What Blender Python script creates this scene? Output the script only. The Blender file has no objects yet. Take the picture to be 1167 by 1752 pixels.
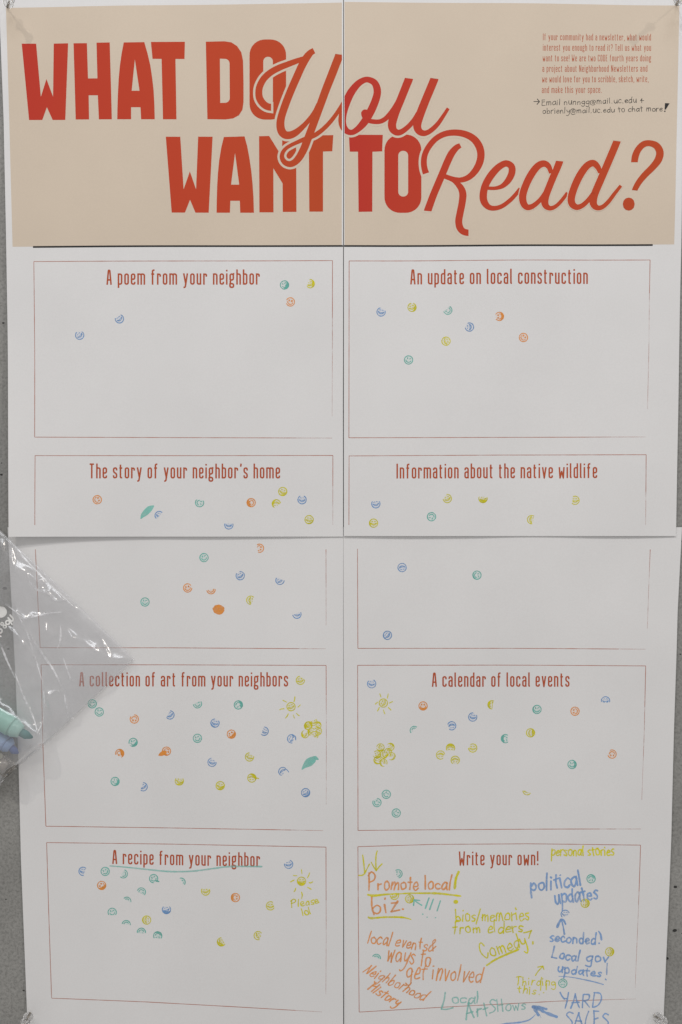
import bpy, bmesh, math, random
from mathutils import Vector, noise
from mathutils.geometry import tessellate_polygon
random.seed(7)
SC = bpy.context.scene
COL = SC.collection
S = 0.0005            # metres per unit of the poster survey grid (x to the right, y down)
CX, CY = 583.5, 876.0
D = 0.75              # camera distance from the paper
H0 = 0.0015           # mean stand-off of the paper from the wall

# ------------------------------------------------------------------ camera, world, lamps, exposure
cam = bpy.data.cameras.new('camera'); cam_o = bpy.data.objects.new('camera', cam); COL.objects.link(cam_o)
cam_o.location = (0, -(D + H0), 0); cam_o.rotation_euler = (math.pi/2, 0, 0)
cam.sensor_fit = 'VERTICAL'; cam.sensor_height = 24.0; cam.lens = 24.0*D/(1752*S)
cam.clip_start = 0.01; cam.clip_end = 100
SC.camera = cam_o
world = bpy.data.worlds.new('World'); SC.world = world; world.use_nodes = True
bg = world.node_tree.nodes['Background']; bg.inputs[0].default_value = (1.0, 0.975, 0.95, 1); bg.inputs[1].default_value = 0.452
def lamp(name, loc, target, power, size, color, shape='DISK', size_y=None):
    l = bpy.data.lights.new(name, 'AREA'); l.shape = shape; l.size = size
    if size_y: l.size_y = size_y
    l.energy = power; l.color = color
    o = bpy.data.objects.new(name, l); COL.objects.link(o); o.location = loc
    o.rotation_euler = (Vector(target) - Vector(loc)).to_track_quat('-Z', 'Y').to_euler()
    return o
lamp('ceiling_spot_lamp', (-1.34, -1.9, 2.95), (0, 0, 0), 24.0, 0.05, (1.0, 0.94, 0.86))
lamp('ceiling_spot_lamp', (2.68, -1.6, 2.34), (0, 0, 0), 26.0, 0.05, (1.0, 0.93, 0.85))
lamp('ceiling_panel_lamp', (0.0, -1.1, 1.60), (0, 0, 0.25), 10.0, 1.3, (0.93, 0.955, 1.0), 'RECTANGLE', 0.5)
SC.view_settings.view_transform = 'Standard'; SC.view_settings.look = 'None'
SC.view_settings.exposure = 0; SC.view_settings.gamma = 1

# ------------------------------------------------------------------ helpers
def W(px, py, h=H0):
    """poster survey coordinates at stand-off h from the wall -> world point on the sight line"""
    k = (D + H0 - h) / D
    return Vector(((px-CX)*S*k, -h, (CY-py)*S*k))
def P0(px, py, h):
    return Vector(((px-CX)*S, -h, (CY-py)*S))
def empty(name, loc, label=None, cat=None, group=None):
    o = bpy.data.objects.new(name, None); COL.objects.link(o); o.location = loc; o.empty_display_size = 0.01
    if label: o['label'] = label; o['category'] = cat
    if group: o['group'] = group
    return o
def obj(name, verts, faces, mat, parent=None, smooth=False, label=None):
    me = bpy.data.meshes.new(name)
    base = parent_world(parent)
    me.from_pydata([tuple(Vector(v) - base) for v in verts], [], faces)
    me.materials.append(mat)
    if smooth:
        me.polygons.foreach_set('use_smooth', [True]*len(me.polygons))
    me.update()
    o = bpy.data.objects.new(name, me); COL.objects.link(o)
    if parent: o.parent = parent
    if label: o['label'] = label
    return o
def parent_world(p):
    v = Vector((0, 0, 0))
    while p is not None:
        v += Vector(p.location); p = p.parent
    return v
def smooth01(t):
    t = max(0.0, min(1.0, t)); return t*t*(3-2*t)

# ------------------------------------------------------------------ materials
def new_mat(name):
    m = bpy.data.materials.new(name); m.use_nodes = True
    nt = m.node_tree; b = nt.nodes['Principled BSDF']
    return m, nt, b
def N(nt, typ, **kw):
    n = nt.nodes.new(typ)
    for k, v in kw.items(): setattr(n, k, v)
    return n
def coords(nt, scale):
    tc = N(nt, 'ShaderNodeTexCoord'); mp = N(nt, 'ShaderNodeMapping')
    g = N(nt, 'ShaderNodeNewGeometry')
    nt.links.new(g.outputs['Position'], mp.inputs[0]); mp.inputs['Scale'].default_value = scale
    return mp.outputs[0]
def noise_node(nt, vec, scale, detail=3, rough=0.55):
    n = N(nt, 'ShaderNodeTexNoise'); n.inputs['Scale'].default_value = scale
    n.inputs['Detail'].default_value = detail; n.inputs['Roughness'].default_value = rough
    nt.links.new(vec, n.inputs['Vector']); return n.outputs[0]
def ramp(nt, fac, stops):
    r = N(nt, 'ShaderNodeValToRGB'); e = r.color_ramp.elements
    while len(e) < len(stops): e.new(0.5)
    for k, (p, c) in enumerate(stops):
        e[k].position = p; e[k].color = c if len(c) == 4 else (*c, 1)
    nt.links.new(fac, r.inputs[0]); return r.outputs[0]
def vary(c, f): return tuple(x*f for x in c)
def paper_like(name, color, var=0.025, rough=0.75, spec=0.25):
    m, nt, b = new_mat(name)
    v = coords(nt, (1, 1, 1))
    n1 = noise_node(nt, v, 9, 4); n2 = noise_node(nt, v, 900, 2)
    c1 = ramp(nt, n1, [(0.3, vary(color, 1-var)), (0.7, vary(color, 1+var*0.6))])
    mx = N(nt, 'ShaderNodeMix', data_type='RGBA', blend_type='MULTIPLY'); mx.inputs[0].default_value = 1
    nt.links.new(c1, mx.inputs[6]); nt.links.new(ramp(nt, n2, [(0.3, (0.965,)*3), (0.7, (1.0,)*3)]), mx.inputs[7])
    nt.links.new(mx.outputs[2], b.inputs['Base Color'])
    b.inputs['Roughness'].default_value = rough; b.inputs['Specular IOR Level'].default_value = spec
    bp = N(nt, 'ShaderNodeBump'); bp.inputs['Strength'].default_value = 0.12; bp.inputs['Distance'].default_value = 0.0002
    nt.links.new(noise_node(nt, v, 500, 3), bp.inputs['Height']); nt.links.new(bp.outputs[0], b.inputs['Normal'])
    return m
PAPER = paper_like('white_paper', (0.81, 0.805, 0.81), 0.035)
BEIGE = paper_like('beige_print', (0.705, 0.60, 0.487), 0.035)
BLACK = paper_like('black_print', (0.03, 0.03, 0.032))
def red_ink():
    # the printer laid the red down pinker near each sheet's left edge and browner towards its right
    m, nt, b = new_mat('red_print'); v = coords(nt, (1, 1, 1))
    sp = N(nt, 'ShaderNodeSeparateXYZ'); nt.links.new(v, sp.inputs[0])
    a = N(nt, 'ShaderNodeMath', operation='MULTIPLY_ADD'); a.inputs[1].default_value = 1/0.291; a.inputs[2].default_value = 1-0.0025/0.291; nt.links.new(sp.outputs[0], a.inputs[0])
    f = N(nt, 'ShaderNodeMath', operation='FRACT'); nt.links.new(a.outputs[0], f.inputs[0])
    w = N(nt, 'ShaderNodeMath', operation='MULTIPLY_ADD'); nt.links.new(noise_node(nt, v, 11, 3), w.inputs[0]); w.inputs[1].default_value = 0.22; nt.links.new(f.outputs[0], w.inputs[2])
    nt.links.new(ramp(nt, w.outputs[0], [(0.10, (0.53, 0.040, 0.028)), (0.30, (0.545, 0.053, 0.027)), (0.75, (0.55, 0.066, 0.025)), (1.0, (0.53, 0.075, 0.024))]), b.inputs['Base Color'])
    b.inputs['Roughness'].default_value = 0.7; b.inputs['Specular IOR Level'].default_value = 0.15
    return m
RED = red_ink()
RED2 = paper_like('red_text_print', (0.50, 0.105, 0.045), 0.05, 0.8, 0.1)
RED3 = paper_like('orange_red_text_print', (0.50, 0.12, 0.055), 0.05)
def ink(name, color, a0, a1, scale=350, stretch=(1, 1, 1)):
    m, nt, b = new_mat(name)
    v = coords(nt, stretch)
    n1 = noise_node(nt, v, scale, 4, 0.6)
    nt.links.new(ramp(nt, noise_node(nt, v, 60, 2), [(0.3, vary(color, 0.92)), (0.7, vary(color, 1.08))]), b.inputs['Base Color'])
    b.inputs['Roughness'].default_value = 0.8; b.inputs['Specular IOR Level'].default_value = 0.2
    r = ramp(nt, n1, [(0.34, (a0,)*3), (0.62, (a1,)*3)])
    nt.links.new(r, b.inputs['Alpha'])
    return m
C_T, C_B, C_Y, C_O = (0.17, 0.54, 0.47), (0.18, 0.36, 0.66), (0.74, 0.68, 0.02), (0.88, 0.34, 0.07)
STAMP = {'t': ink('teal_stamp_ink', C_T, 0.55, 0.95), 'b': ink('blue_stamp_ink', C_B, 0.5, 0.95),
         'y': ink('yellow_stamp_ink', C_Y, 0.5, 0.95), 'o': ink('orange_stamp_ink', C_O, 0.6, 0.95)}
TINT = {k: ink('pale_%s_stamp_ink' % n, c, 0.03, 0.16) for k, n, c in (('t', 'teal', (0.25, 0.75, 0.65)), ('b', 'blue', (0.45, 0.62, 0.95)), ('y', 'yellow', (0.85, 0.80, 0.15)), ('o', 'orange', (1.0, 0.5, 0.22)))}
MARK = {'t': ink('teal_marker_ink', (0.26, 0.66, 0.58), 0.5, 0.9, 160), 'b': ink('blue_marker_ink', (0.27, 0.45, 0.78), 0.45, 0.9, 160),
        'y': ink('yellow_marker_ink', (0.80, 0.74, 0.02), 0.5, 0.92, 160), 'o': ink('orange_marker_ink', (0.90, 0.39, 0.14), 0.5, 0.9, 160),
        'p': ink('pale_teal_marker_ink', (0.30, 0.66, 0.6), 0.4, 0.65, 160), 'k': ink('black_pen_ink', (0.05, 0.05, 0.05), 0.72, 0.9, 700)}
LINE = ink('fine_red_print', (0.52, 0.18, 0.12), 0.5, 0.8, 90)
FAINT = ink('worn_red_print', (0.52, 0.24, 0.19), 0.12, 0.6, 120)
CNAME = {'t': 'teal', 'b': 'blue', 'y': 'yellow', 'o': 'orange', 'k': 'black', 'p': 'teal'}

def make_concrete():
    m, nt, b = new_mat('concrete')
    v = coords(nt, (1, 1, 1))
    n1 = noise_node(nt, v, 14, 6, 0.6); n2 = noise_node(nt, v, 420, 5, 0.7)
    c1 = ramp(nt, n1, [(0.3, (0.255, 0.252, 0.24)), (0.72, (0.325, 0.322, 0.308))])
    c2 = ramp(nt, n2, [(0.3, (0.62,)*3), (0.52, (1.0,)*3), (0.7, (1.2,)*3)])
    mx = N(nt, 'ShaderNodeMix', data_type='RGBA', blend_type='MULTIPLY'); mx.inputs[0].default_value = 1
    nt.links.new(c1, mx.inputs[6]); nt.links.new(c2, mx.inputs[7])
    v2 = coords(nt, (1, 1, 1.5))
    vo = N(nt, 'ShaderNodeTexVoronoi'); vo.inputs['Scale'].default_value = 62; nt.links.new(v2, vo.inputs['Vector'])
    wn = noise_node(nt, v, 40, 2)
    th = N(nt, 'ShaderNodeMapRange'); th.inputs[1].default_value = 0.36; th.inputs[2].default_value = 0.62; th.inputs[3].default_value = 0.0; th.inputs[4].default_value = 0.14
    nt.links.new(wn, th.inputs[0])
    lt = N(nt, 'ShaderNodeMath', operation='LESS_THAN'); nt.links.new(vo.outputs['Distance'], lt.inputs[0]); nt.links.new(th.outputs[0], lt.inputs[1])
    mx2 = N(nt, 'ShaderNodeMix', data_type='RGBA'); nt.links.new(lt.outputs[0], mx2.inputs[0])
    nt.links.new(mx.outputs[2], mx2.inputs[6]); mx2.inputs[7].default_value = (0.03, 0.03, 0.028, 1)
    nt.links.new(mx2.outputs[2], b.inputs['Base Color'])
    b.inputs['Roughness'].default_value = 0.8
    bp = N(nt, 'ShaderNodeBump'); bp.inputs['Strength'].default_value = 0.5; bp.inputs['Distance'].default_value = 0.0006
    nt.links.new(n2, bp.inputs['Height']); nt.links.new(bp.outputs[0], b.inputs['Normal'])
    return m
CONCRETE = make_concrete()
def simple(name, color, rough=0.4, metal=0.0, spec=0.5, trans=0.0, ior=1.45):
    m, nt, b = new_mat(name)
    v = coords(nt, (1, 1, 1))
    nt.links.new(ramp(nt, noise_node(nt, v, 120, 3), [(0.3, vary(color, 0.93)), (0.7, vary(color, 1.05))]), b.inputs['Base Color'])
    b.inputs['Roughness'].default_value = rough; b.inputs['Metallic'].default_value = metal
    b.inputs['Specular IOR Level'].default_value = spec; b.inputs['Transmission Weight'].default_value = trans; b.inputs['IOR'].default_value = ior
    return m
def clear_plastic(name, tint, glass=0.55, tint_t=(0.96, 0.96, 0.96)):
    m, nt, b = new_mat(name)
    b.inputs['Base Color'].default_value = (*tint, 1); b.inputs['Roughness'].default_value = 0.05
    b.inputs['Transmission Weight'].default_value = 1.0; b.inputs['IOR'].default_value = 1.47
    t = N(nt, 'ShaderNodeBsdfTransparent'); t.inputs[0].default_value = (*tint_t, 1)
    mx = N(nt, 'ShaderNodeMixShader'); mx.inputs[0].default_value = glass
    nt.links.new(t.outputs[0], mx.inputs[1]); nt.links.new(b.outputs[0], mx.inputs[2])
    nt.links.new(mx.outputs[0], nt.nodes['Material Output'].inputs[0])
    return m
PINCLEAR = clear_plastic('clear_pin_plastic', (0.95, 0.95, 0.95), 0.6)
STEEL = simple('pin_steel', (0.32, 0.29, 0.25), 0.35, 1.0)
def make_film():
    m, nt, b = new_mat('clear_bag_film')
    t = N(nt, 'ShaderNodeBsdfTransparent'); t.inputs[0].default_value = (0.985, 0.985, 0.99, 1)
    g = N(nt, 'ShaderNodeBsdfGlossy'); g.inputs['Roughness'].default_value = 0.19; g.inputs[0].default_value = (1, 1, 1, 1)
    d = N(nt, 'ShaderNodeBsdfDiffuse'); d.inputs[0].default_value = (0.75, 0.76, 0.78, 1)
    v = coords(nt, (1, 1, 1))
    hz = ramp(nt, noise_node(nt, v, 26, 3), [(0.3, (0.05,)*3), (0.72, (0.17,)*3)])
    m1 = N(nt, 'ShaderNodeMixShader'); nt.links.new(hz, m1.inputs[0])
    nt.links.new(t.outputs[0], m1.inputs[1]); nt.links.new(d.outputs[0], m1.inputs[2])
    f = N(nt, 'ShaderNodeLayerWeight'); f.inputs['Blend'].default_value = 0.5
    pw = N(nt, 'ShaderNodeMath', operation='POWER'); pw.inputs[1].default_value = 3.0; nt.links.new(f.outputs['Facing'], pw.inputs[0])
    mu = N(nt, 'ShaderNodeMath', operation='MULTIPLY_ADD'); mu.inputs[1].default_value = 0.9; mu.inputs[2].default_value = 0.10; mu.use_clamp = True
    nt.links.new(pw.outputs[0], mu.inputs[0])
    m2 = N(nt, 'ShaderNodeMixShader'); nt.links.new(mu.outputs[0], m2.inputs[0])
    nt.links.new(m1.outputs[0], m2.inputs[1]); nt.links.new(g.outputs[0], m2.inputs[2])
    bp = N(nt, 'ShaderNodeBump'); bp.inputs['Strength'].default_value = 0.35; bp.inputs['Distance'].default_value = 0.002
    nt.links.new(noise_node(nt, v, 70, 3, 0.5), bp.inputs['Height'])
    nt.links.new(bp.outputs[0], g.inputs['Normal']); nt.links.new(bp.outputs[0], f.inputs['Normal'])
    nt.links.new(m2.outputs[0], nt.nodes['Material Output'].inputs[0])
    return m
FILM = make_film()
BAGPRINT = simple('white_bag_print', (0.72, 0.72, 0.71), 0.6)

# ------------------------------------------------------------------ concrete wall
xs = [(-0.9 + 1.8*i/90) for i in range(91)]; zs = [(-0.9 + 1.8*i/90) for i in range(91)]
vv = [(x, 0.0006*(noise.noise(Vector((x*6, z*6, 3)))), z) for z in zs for x in xs]
vv = [(x, max(0.0, y), z) for x, y, z in vv]
ff = [(j*91+i, j*91+i+1, (j+1)*91+i+1, (j+1)*91+i) for j in range(90) for i in range(90)]
k0 = len(vv); vv += [(-0.9, 0.12, -0.9), (0.9, 0.12, -0.9), (0.9, 0.12, 0.9), (-0.9, 0.12, 0.9)]
ff += [(k0, k0+3, k0+2, k0+1)]
wall = obj('wall', vv, ff, CONCRETE, smooth=True); wall['kind'] = 'structure'

# ------------------------------------------------------------------ paper sheets
def interp(tab, y):
    if y <= tab[0][0]: a, b = tab[0], tab[1]
    elif y >= tab[-1][0]: a, b = tab[-2], tab[-1]
    else:
        for a, b in zip(tab, tab[1:]):
            if a[0] <= y <= b[0]: break
    t = (y-a[0])/(b[0]-a[0]); return a[1]+(b[1]-a[1])*t
def h_tl(x, y):
    h = 0.0024 + 0.0012*noise.noise(Vector((x/210, y/260, 1.3))) + 0.0003*math.sin(x/587*math.pi)*smooth01(y/918)
    l = max(0.0, 1-(x-10)/300.0)
    return h + 0.0062*(l**1.7)*smooth01((y-560)/358.0)
def h_tr(x, y):
    h = 0.0024 + 0.0012*noise.noise(Vector((x/200, y/240, 5.1))) + 0.0003*math.sin((x-588)/575*math.pi)*smooth01(y/918)
    return h + 0.0007*smooth01((y-640)/278)*math.sin(max(0, min(1, (x-588)/560))*math.pi)**0.7
def h_bl(x, y):
    return 0.0006 + 0.0008*(1+noise.noise(Vector((x/220, y/260, 8.7)))) + 0.0007*smooth01((y-1180)/350)*smooth01((x-80)/300)
def h_br(x, y):
    return 0.0006 + 0.0008*(1+noise.noise(Vector((x/210, y/270, 12.7)))) + 0.0012*smooth01((x-900)/240)*smooth01((y-950)/200)*(1-0.6*smooth01((y-1500)/240))

class Sheet:
    def __init__(s, name, label, left, right, top, bottom, h):
        s.h = h; s.left, s.right = left, right; s.k = 0
        cx = (interp(left, top)+interp(right, top))/2
        s.root = empty(name, P0(cx, bottom, 0.0), label, 'poster sheet', 'four printed poster sheets pinned edge to edge')
        ny = int((bottom-top)/12); nx = 48; V = []; F = []
        for j in range(ny+1):
            y = top+(bottom-top)*j/ny; a, b = interp(left, y), interp(right, y)
            for i in range(nx+1):
                x = a+(b-a)*i/nx; V.append(P0(x, y, h(x, y)))
        for j in range(ny):
            for i in range(nx):
                q = j*(nx+1)+i; F.append((q, q+nx+1, q+nx+2, q+1))
        n0 = len(V); nf = len(F); V += [(v[0], v[1]+0.00018, v[2]) for v in V]
        F += [tuple(n0+i for i in reversed(f)) for f in F[:nf]]
        ring = [i for i in range(nx+1)]+[j*(nx+1)+nx for j in range(1, ny+1)]+[ny*(nx+1)+i for i in range(nx-1, -1, -1)]+[j*(nx+1) for j in range(ny-1, 0, -1)]
        k = len(V); V += [V[i] for i in ring]+[V[n0+i] for i in ring]; m = len(ring)
        F += [(k+i, k+(i+1) % m, k+m+(i+1) % m, k+m+i) for i in range(m)]
        s.paper = obj('paper', V, F, PAPER, s.root, smooth=True)
    def pt(s, x, y, off): return P0(x, y, s.h(x, y)+off*0.42)
    def emit(s, name, V, F, mat, parent=None, label=None):
        """V = [(x, y, off)]"""
        if not F: return None
        return obj(name, [s.pt(*v) for v in V], F, mat, parent or s.root, label=label)

TL = Sheet('poster_sheet', 'upper left poster sheet with the words WHAT DO on a beige band', [(-14, -1.5), (205, 6.5), (415, 11), (918, 20)], [(-14, 587.2), (918, 587.0)], -14, 918, h_tl)
TR = Sheet('poster_sheet', 'upper right poster sheet with Read? on beige above the construction box', [(-14, 588.4), (918, 588.4)], [(-14, 1171), (430, 1164.5), (918, 1156)], -14, 917, h_tr)
BL = Sheet('poster_sheet', 'lower left poster sheet with the art collection and recipe boxes', [(905, 13), (1158, 26.8), (1319, 31.7), (1471, 35.5), (1728, 46), (1790, 49)], [(905, 587.6), (1790, 587.2)], 902, 1784, h_bl)
BR = Sheet('poster_sheet', 'lower right poster sheet with the calendar box and coloured handwriting', [(905, 587.8), (960, 587.9), (1400, 588.3), (1790, 588.9)], [(905, 1167), (1048, 1158.8), (1246, 1152.7), (1430, 1148), (1588, 1141.5), (1746, 1135), (1790, 1133)], 902, 1784, h_br)

# ------------------------------------------------------------------ flat print geometry
def catmull(pts, closed=False, step=2.0):
    out = []; n = len(pts); dim = len(pts[0])
    rng = range(n) if closed else range(n-1)
    for i in rng:
        g = lambda k: pts[k % n] if closed else pts[max(0, min(n-1, k))]
        p0, p1, p2, p3 = g(i-1), g(i), g(i+1), g(i+2)
        d = math.hypot(p2[0]-p1[0], p2[1]-p1[1]); m = max(2, int(d/step))
        for k in range(m):
            t = k/m; t2 = t*t; t3 = t2*t
            out.append(tuple(0.5*((2*p1[q])+(-p0[q]+p2[q])*t+(2*p0[q]-5*p1[q]+4*p2[q]-p3[q])*t2+(-p0[q]+3*p1[q]-3*p2[q]+p3[q])*t3) for q in range(dim)))
    if not closed: out.append(tuple(pts[-1]))
    return out
def ribbon(B, pts, w, off, closed=False, cap=False, n0=None, n1=None, grow=0.0, rise=1.5e-6):
    """strip along pts (x, y[, w]); B = (V, F)"""
    V, F = B; n = len(pts)
    if n < 2: return
    q = [(p[0], p[1], (p[2] if len(p) > 2 else w)+grow) for p in pts]
    if cap or grow:
        pass
    base = len(V); L = []
    for i in range(n):
        a = q[(i-1) % n] if (closed or i > 0) else q[i]
        b = q[(i+1) % n] if (closed or i < n-1) else q[i]
        c = q[i]
        d1 = (c[0]-a[0], c[1]-a[1]); d2 = (b[0]-c[0], b[1]-c[1])
        l1 = math.hypot(*d1) or 0; l2 = math.hypot(*d2) or 0
        if l1 == 0 and l2 == 0: d = (1, 0); k = 1
        elif l1 == 0: d = (d2[0]/l2, d2[1]/l2); k = 1
        elif l2 == 0: d = (d1[0]/l1, d1[1]/l1); k = 1
        else:
            u1 = (d1[0]/l1, d1[1]/l1); u2 = (d2[0]/l2, d2[1]/l2)
            sx, sy = u1[0]+u2[0], u1[1]+u2[1]; m = math.hypot(sx, sy)
            if m < 0.3: d = u1; k = 1
            else: d = (sx/m, sy/m); k = min(1.7, 2/m)
        nx, ny = -d[1]*k, d[0]*k
        if not closed and ((i == 0 and n0) or (i == n-1 and n1)):
            e = n0 if i == 0 else n1; sg = 1 if e[0]*nx+e[1]*ny > 0 else -1
            nx, ny = e[0]*sg, e[1]*sg
        ex = 0; ey = 0
        if grow and not closed:
            if i == 0: ex, ey = -d[0]*grow/2, -d[1]*grow/2
            if i == n-1: ex, ey = d[0]*grow/2, d[1]*grow/2
        h = c[2]/2; z = off + rise*i
        V.append((c[0]+nx*h+ex, c[1]+ny*h+ey, z)); V.append((c[0]-nx*h+ex, c[1]-ny*h+ey, z))
    for i in range(n if closed else n-1):
        a = base+2*i; b = base+2*((i+1) % n); F.append((a, b, b+1, a+1))
    if cap and not closed:
        for (i, sg) in ((0, -1), (n-1, 1)):
            c = q[i]; o = q[1] if i == 0 else q[n-2]
            dx, dy = (c[0]-o[0], c[1]-o[1]); l = math.hypot(dx, dy) or 1; dx /= l; dy /= l
            z = off + rise*i; k = len(V); r = c[2]/2; m = 6
            V.append((c[0], c[1], z))
            for j in range(m+1):
                a = -math.pi/2 + math.pi*j/m
                V.append((c[0]+r*(dx*math.cos(a)-dy*math.sin(a)), c[1]+r*(dy*math.cos(a)+dx*math.sin(a)), z))
            for j in range(m): F.append((k, k+1+j, k+2+j))
def disc(B, x, y, rx, ry, off, rot=0, n=20, jit=0.0):
    V, F = B; k = len(V); c, s_ = math.cos(rot), math.sin(rot)
    for i in range(n):
        a = 2*math.pi*i/n; j = 1+random.uniform(-jit, jit); u, v = rx*math.cos(a)*j, ry*math.sin(a)*j
        V.append((x+u*c-v*s_, y+u*s_+v*c, off))
    F.append(tuple(range(k, k+n)))
def clip_mesh(B, cuts):
    """keep the part of a flat mesh on the inner side of each (x, y, nx, ny) line"""
    V, F = B; bm = bmesh.new(); vs = [bm.verts.new(v) for v in V]
    for f in F:
        try: bm.faces.new([vs[i] for i in f])
        except ValueError: pass
    for (x, y, nx, ny) in cuts:
        g = bm.verts[:]+bm.edges[:]+bm.faces[:]
        bmesh.ops.bisect_plane(bm, geom=g, plane_co=(x, y, 0), plane_no=(nx, ny, 0), clear_outer=True, dist=1e-6)
    bm.verts.index_update()
    V2 = [tuple(v.co) for v in bm.verts]; F2 = [tuple(v.index for v in f.verts) for f in bm.faces]; bm.free()
    return V2, F2
def poly(outline, holes, off, grid=14):
    loops = [[Vector((x, y, 0)) for x, y in outline]]+[[Vector((x, y, 0)) for x, y in h] for h in holes]
    tri = tessellate_polygon(loops); flat = [p for l in loops for p in l]
    bm = bmesh.new(); vs = [bm.verts.new(p) for p in flat]
    for t in tri:
        try: bm.faces.new([vs[i] for i in t])
        except ValueError: pass
    x0, x1 = min(p.x for p in flat), max(p.x for p in flat); y0, y1 = min(p.y for p in flat), max(p.y for p in flat)
    for ax, a, b in ((0, x0, x1), (1, y0, y1)):
        t = math.ceil(a/grid)*grid
        while t < b:
            co = (t, 0, 0) if ax == 0 else (0, t, 0); no = (1, 0, 0) if ax == 0 else (0, 1, 0)
            bmesh.ops.bisect_plane(bm, geom=bm.verts[:]+bm.edges[:]+bm.faces[:], plane_co=co, plane_no=no, dist=1e-5)
            t += grid
    bm.verts.index_update()
    r = ([(v.co.x, v.co.y, off) for v in bm.verts], [tuple(v.index for v in f.verts) for f in bm.faces]); bm.free()
    return r
def fillet(pts, r, closed=False, n=5):
    out = []; m = len(pts)
    for i, p in enumerate(pts):
        if not closed and i in (0, m-1): out.append(p[:2]); continue
        a, b = pts[i-1], pts[(i+1) % m]; rr = p[2] if len(p) > 2 else r
        la, lb = math.hypot(a[0]-p[0], a[1]-p[1]), math.hypot(b[0]-p[0], b[1]-p[1])
        rr = min(rr, la*0.499, lb*0.499)
        if rr <= 0: out.append(p[:2]); continue
        s1 = (p[0]+(a[0]-p[0])/la*rr, p[1]+(a[1]-p[1])/la*rr); s2 = (p[0]+(b[0]-p[0])/lb*rr, p[1]+(b[1]-p[1])/lb*rr)
        for k in range(n+1):
            t = k/n
            # quadratic with a fuller shoulder, close to an arc
            w0, w1, w2 = (1-t)**2, 2*t*(1-t)*0.75, t*t; ws = w0+w1+w2
            out.append(((s1[0]*w0+p[0]*w1+s2[0]*w2)/ws, (s1[1]*w0+p[1]*w1+s2[1]*w2)/ws))
    return out

# ------------------------------------------------------------------ beige bands
def band(sheet, tl, tr, bl, br, off):
    V = []; F = []; nx, ny = 48, 36
    for j in range(ny+1):
        t = j/ny; a = (tl[0]+(bl[0]-tl[0])*t, tl[1]+(bl[1]-tl[1])*t); b = (tr[0]+(br[0]-tr[0])*t, tr[1]+(br[1]-tr[1])*t)
        for i in range(nx+1):
            u = i/nx; V.append((a[0]+(b[0]-a[0])*u, a[1]+(b[1]-a[1])*u, off))
    for j in range(ny):
        for i in range(nx):
            q = j*(nx+1)+i; F.append((q, q+nx+1, q+nx+2, q+1))
    o = sheet.emit('beige_band', V, F, BEIGE)
    o.data.polygons.foreach_set('use_smooth', [True]*len(o.data.polygons)); return o
band(TL, (11, 14.5), (585.0, 5), (22, 422.5), (584.8, 421), 0.00006)
band(TR, (589.4, 4.2), (1162, 10), (589.6, 420.5), (1152.6, 419), 0.00006)
for sh, pts in ((TL, [(57, 423), (300, 422), (586.8, 421.6)]), (TR, [(588.6, 421.4), (850, 420.8), (1116, 420)])):
    B = ([], []); ribbon(B, catmull(pts, step=10), 3.0, 0.00011, rise=0); sh.emit('black_rule', *B, BLACK)

# ------------------------------------------------------------------ bold title letters
A1 = lambda pts: [(x/2.9175, y/2.9175) for x, y in pts]
A2 = lambda pts: [(x/2.7786+380, y/2.7786+40) for x, y in pts]
def rrect(x0, y0, x1, y1, r, n=9): return fillet([(x0, y0), (x1, y0), (x1, y1), (x0, y1)], r, True, n)
LB = 0.00013
bold = [
 (TL, 'W', A1([(110,220),(182,220),(205,484),(233,396),(266,484),(270,220),(342,219),(327,600),(264,600),(235,536),(212,600),(146,600)]), []),
 (TL, 'H', A1([(369,219),(436,219),(441,394),(488,394),(484,217),(550,216),(560,598),(495,598),(490,478),(444,478),(446,598),(379,598)]), []),
 (TL, 'A', A1([(587,598),(588,540),(590,480),(594,400),(600,335),(609,272),(620,216),(722,214),(738,270),(752,330),(761,390),(768,450),(772,520),(774,598),(706,598),(703,538),(656,538),(656,598)]), [A1([(675,300),(698,456),(659,456)])]),
 (TL, 'T', A1([(755,213),(924,211),(922,297),(877,297),(882,598),(815,598),(808,297),(763,297)]), []),
 (TL, 'D', [(352.4,72),(384,71.2),(396,73),(406,79.5),(413,90),(416,104),(416.8,140),(416.8,175),(415,188),(409,197.5),(399,203),(386,204.8),(355.1,204.5)], [fillet([(376.4,101),(393,101.4,8),(393.4,176,8),(377,176.6)], 0.1, True, 7)]),
 (TL, 'O', rrect(427.1, 68, 489.6, 205, 27), [rrect(450.6, 97.6, 467, 180, 8.4)]),
 (TL, 'W', A1([(829,685),(901,685),(918,948),(949,858),(980,948),(990,684),(1062,684),(1043,1064),(977,1064),(950,1000),(925,1064),(859,1064)]), []),
 (TL, 'A', [(370.9,364.7),(371.2,342),(371.9,318.8),(373.2,296),(375.3,274.2),(379,252),(383.2,234.8),(418.5,233.6),(423,250),(426.8,270.3),(430,292),(432.2,313.5),(433.9,338),(434.7,364.6),(411.3,364.6),(410.6,344.1),(394.4,344.1),(393.7,364.6)], [[(402.3,262),(409.5,316.4),(395.5,316.4)]]),
 (TL, 'N', A2([(176,537),(224,536),(286,636),(286,537),(352,537),(354,898),(289,898),(288,762),(244,690),(245,900),(178,900)]), []),
 (TL, 'T', A2([(363,535),(529,533),(524,610),(480,611),(480,897),(415,897),(413,611),(371,612)]), []),
 (TR, 'T', A2([(603,532),(764,532),(761,610),(715,612),(714,896),(649,897),(646,612),(607,612)]), []),
 (TR, 'O', rrect(657.8, 230.8, 720.9, 364.4, 27), [rrect(681.4, 258.5, 698.3, 336.6, 8.4)]),
]
for sh, ch, out, holes in bold:
    V, F = poly(out, holes, LB)
    o = sh.emit('title_letter', V, F, RED, label='bold red capital %s' % ch)

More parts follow.
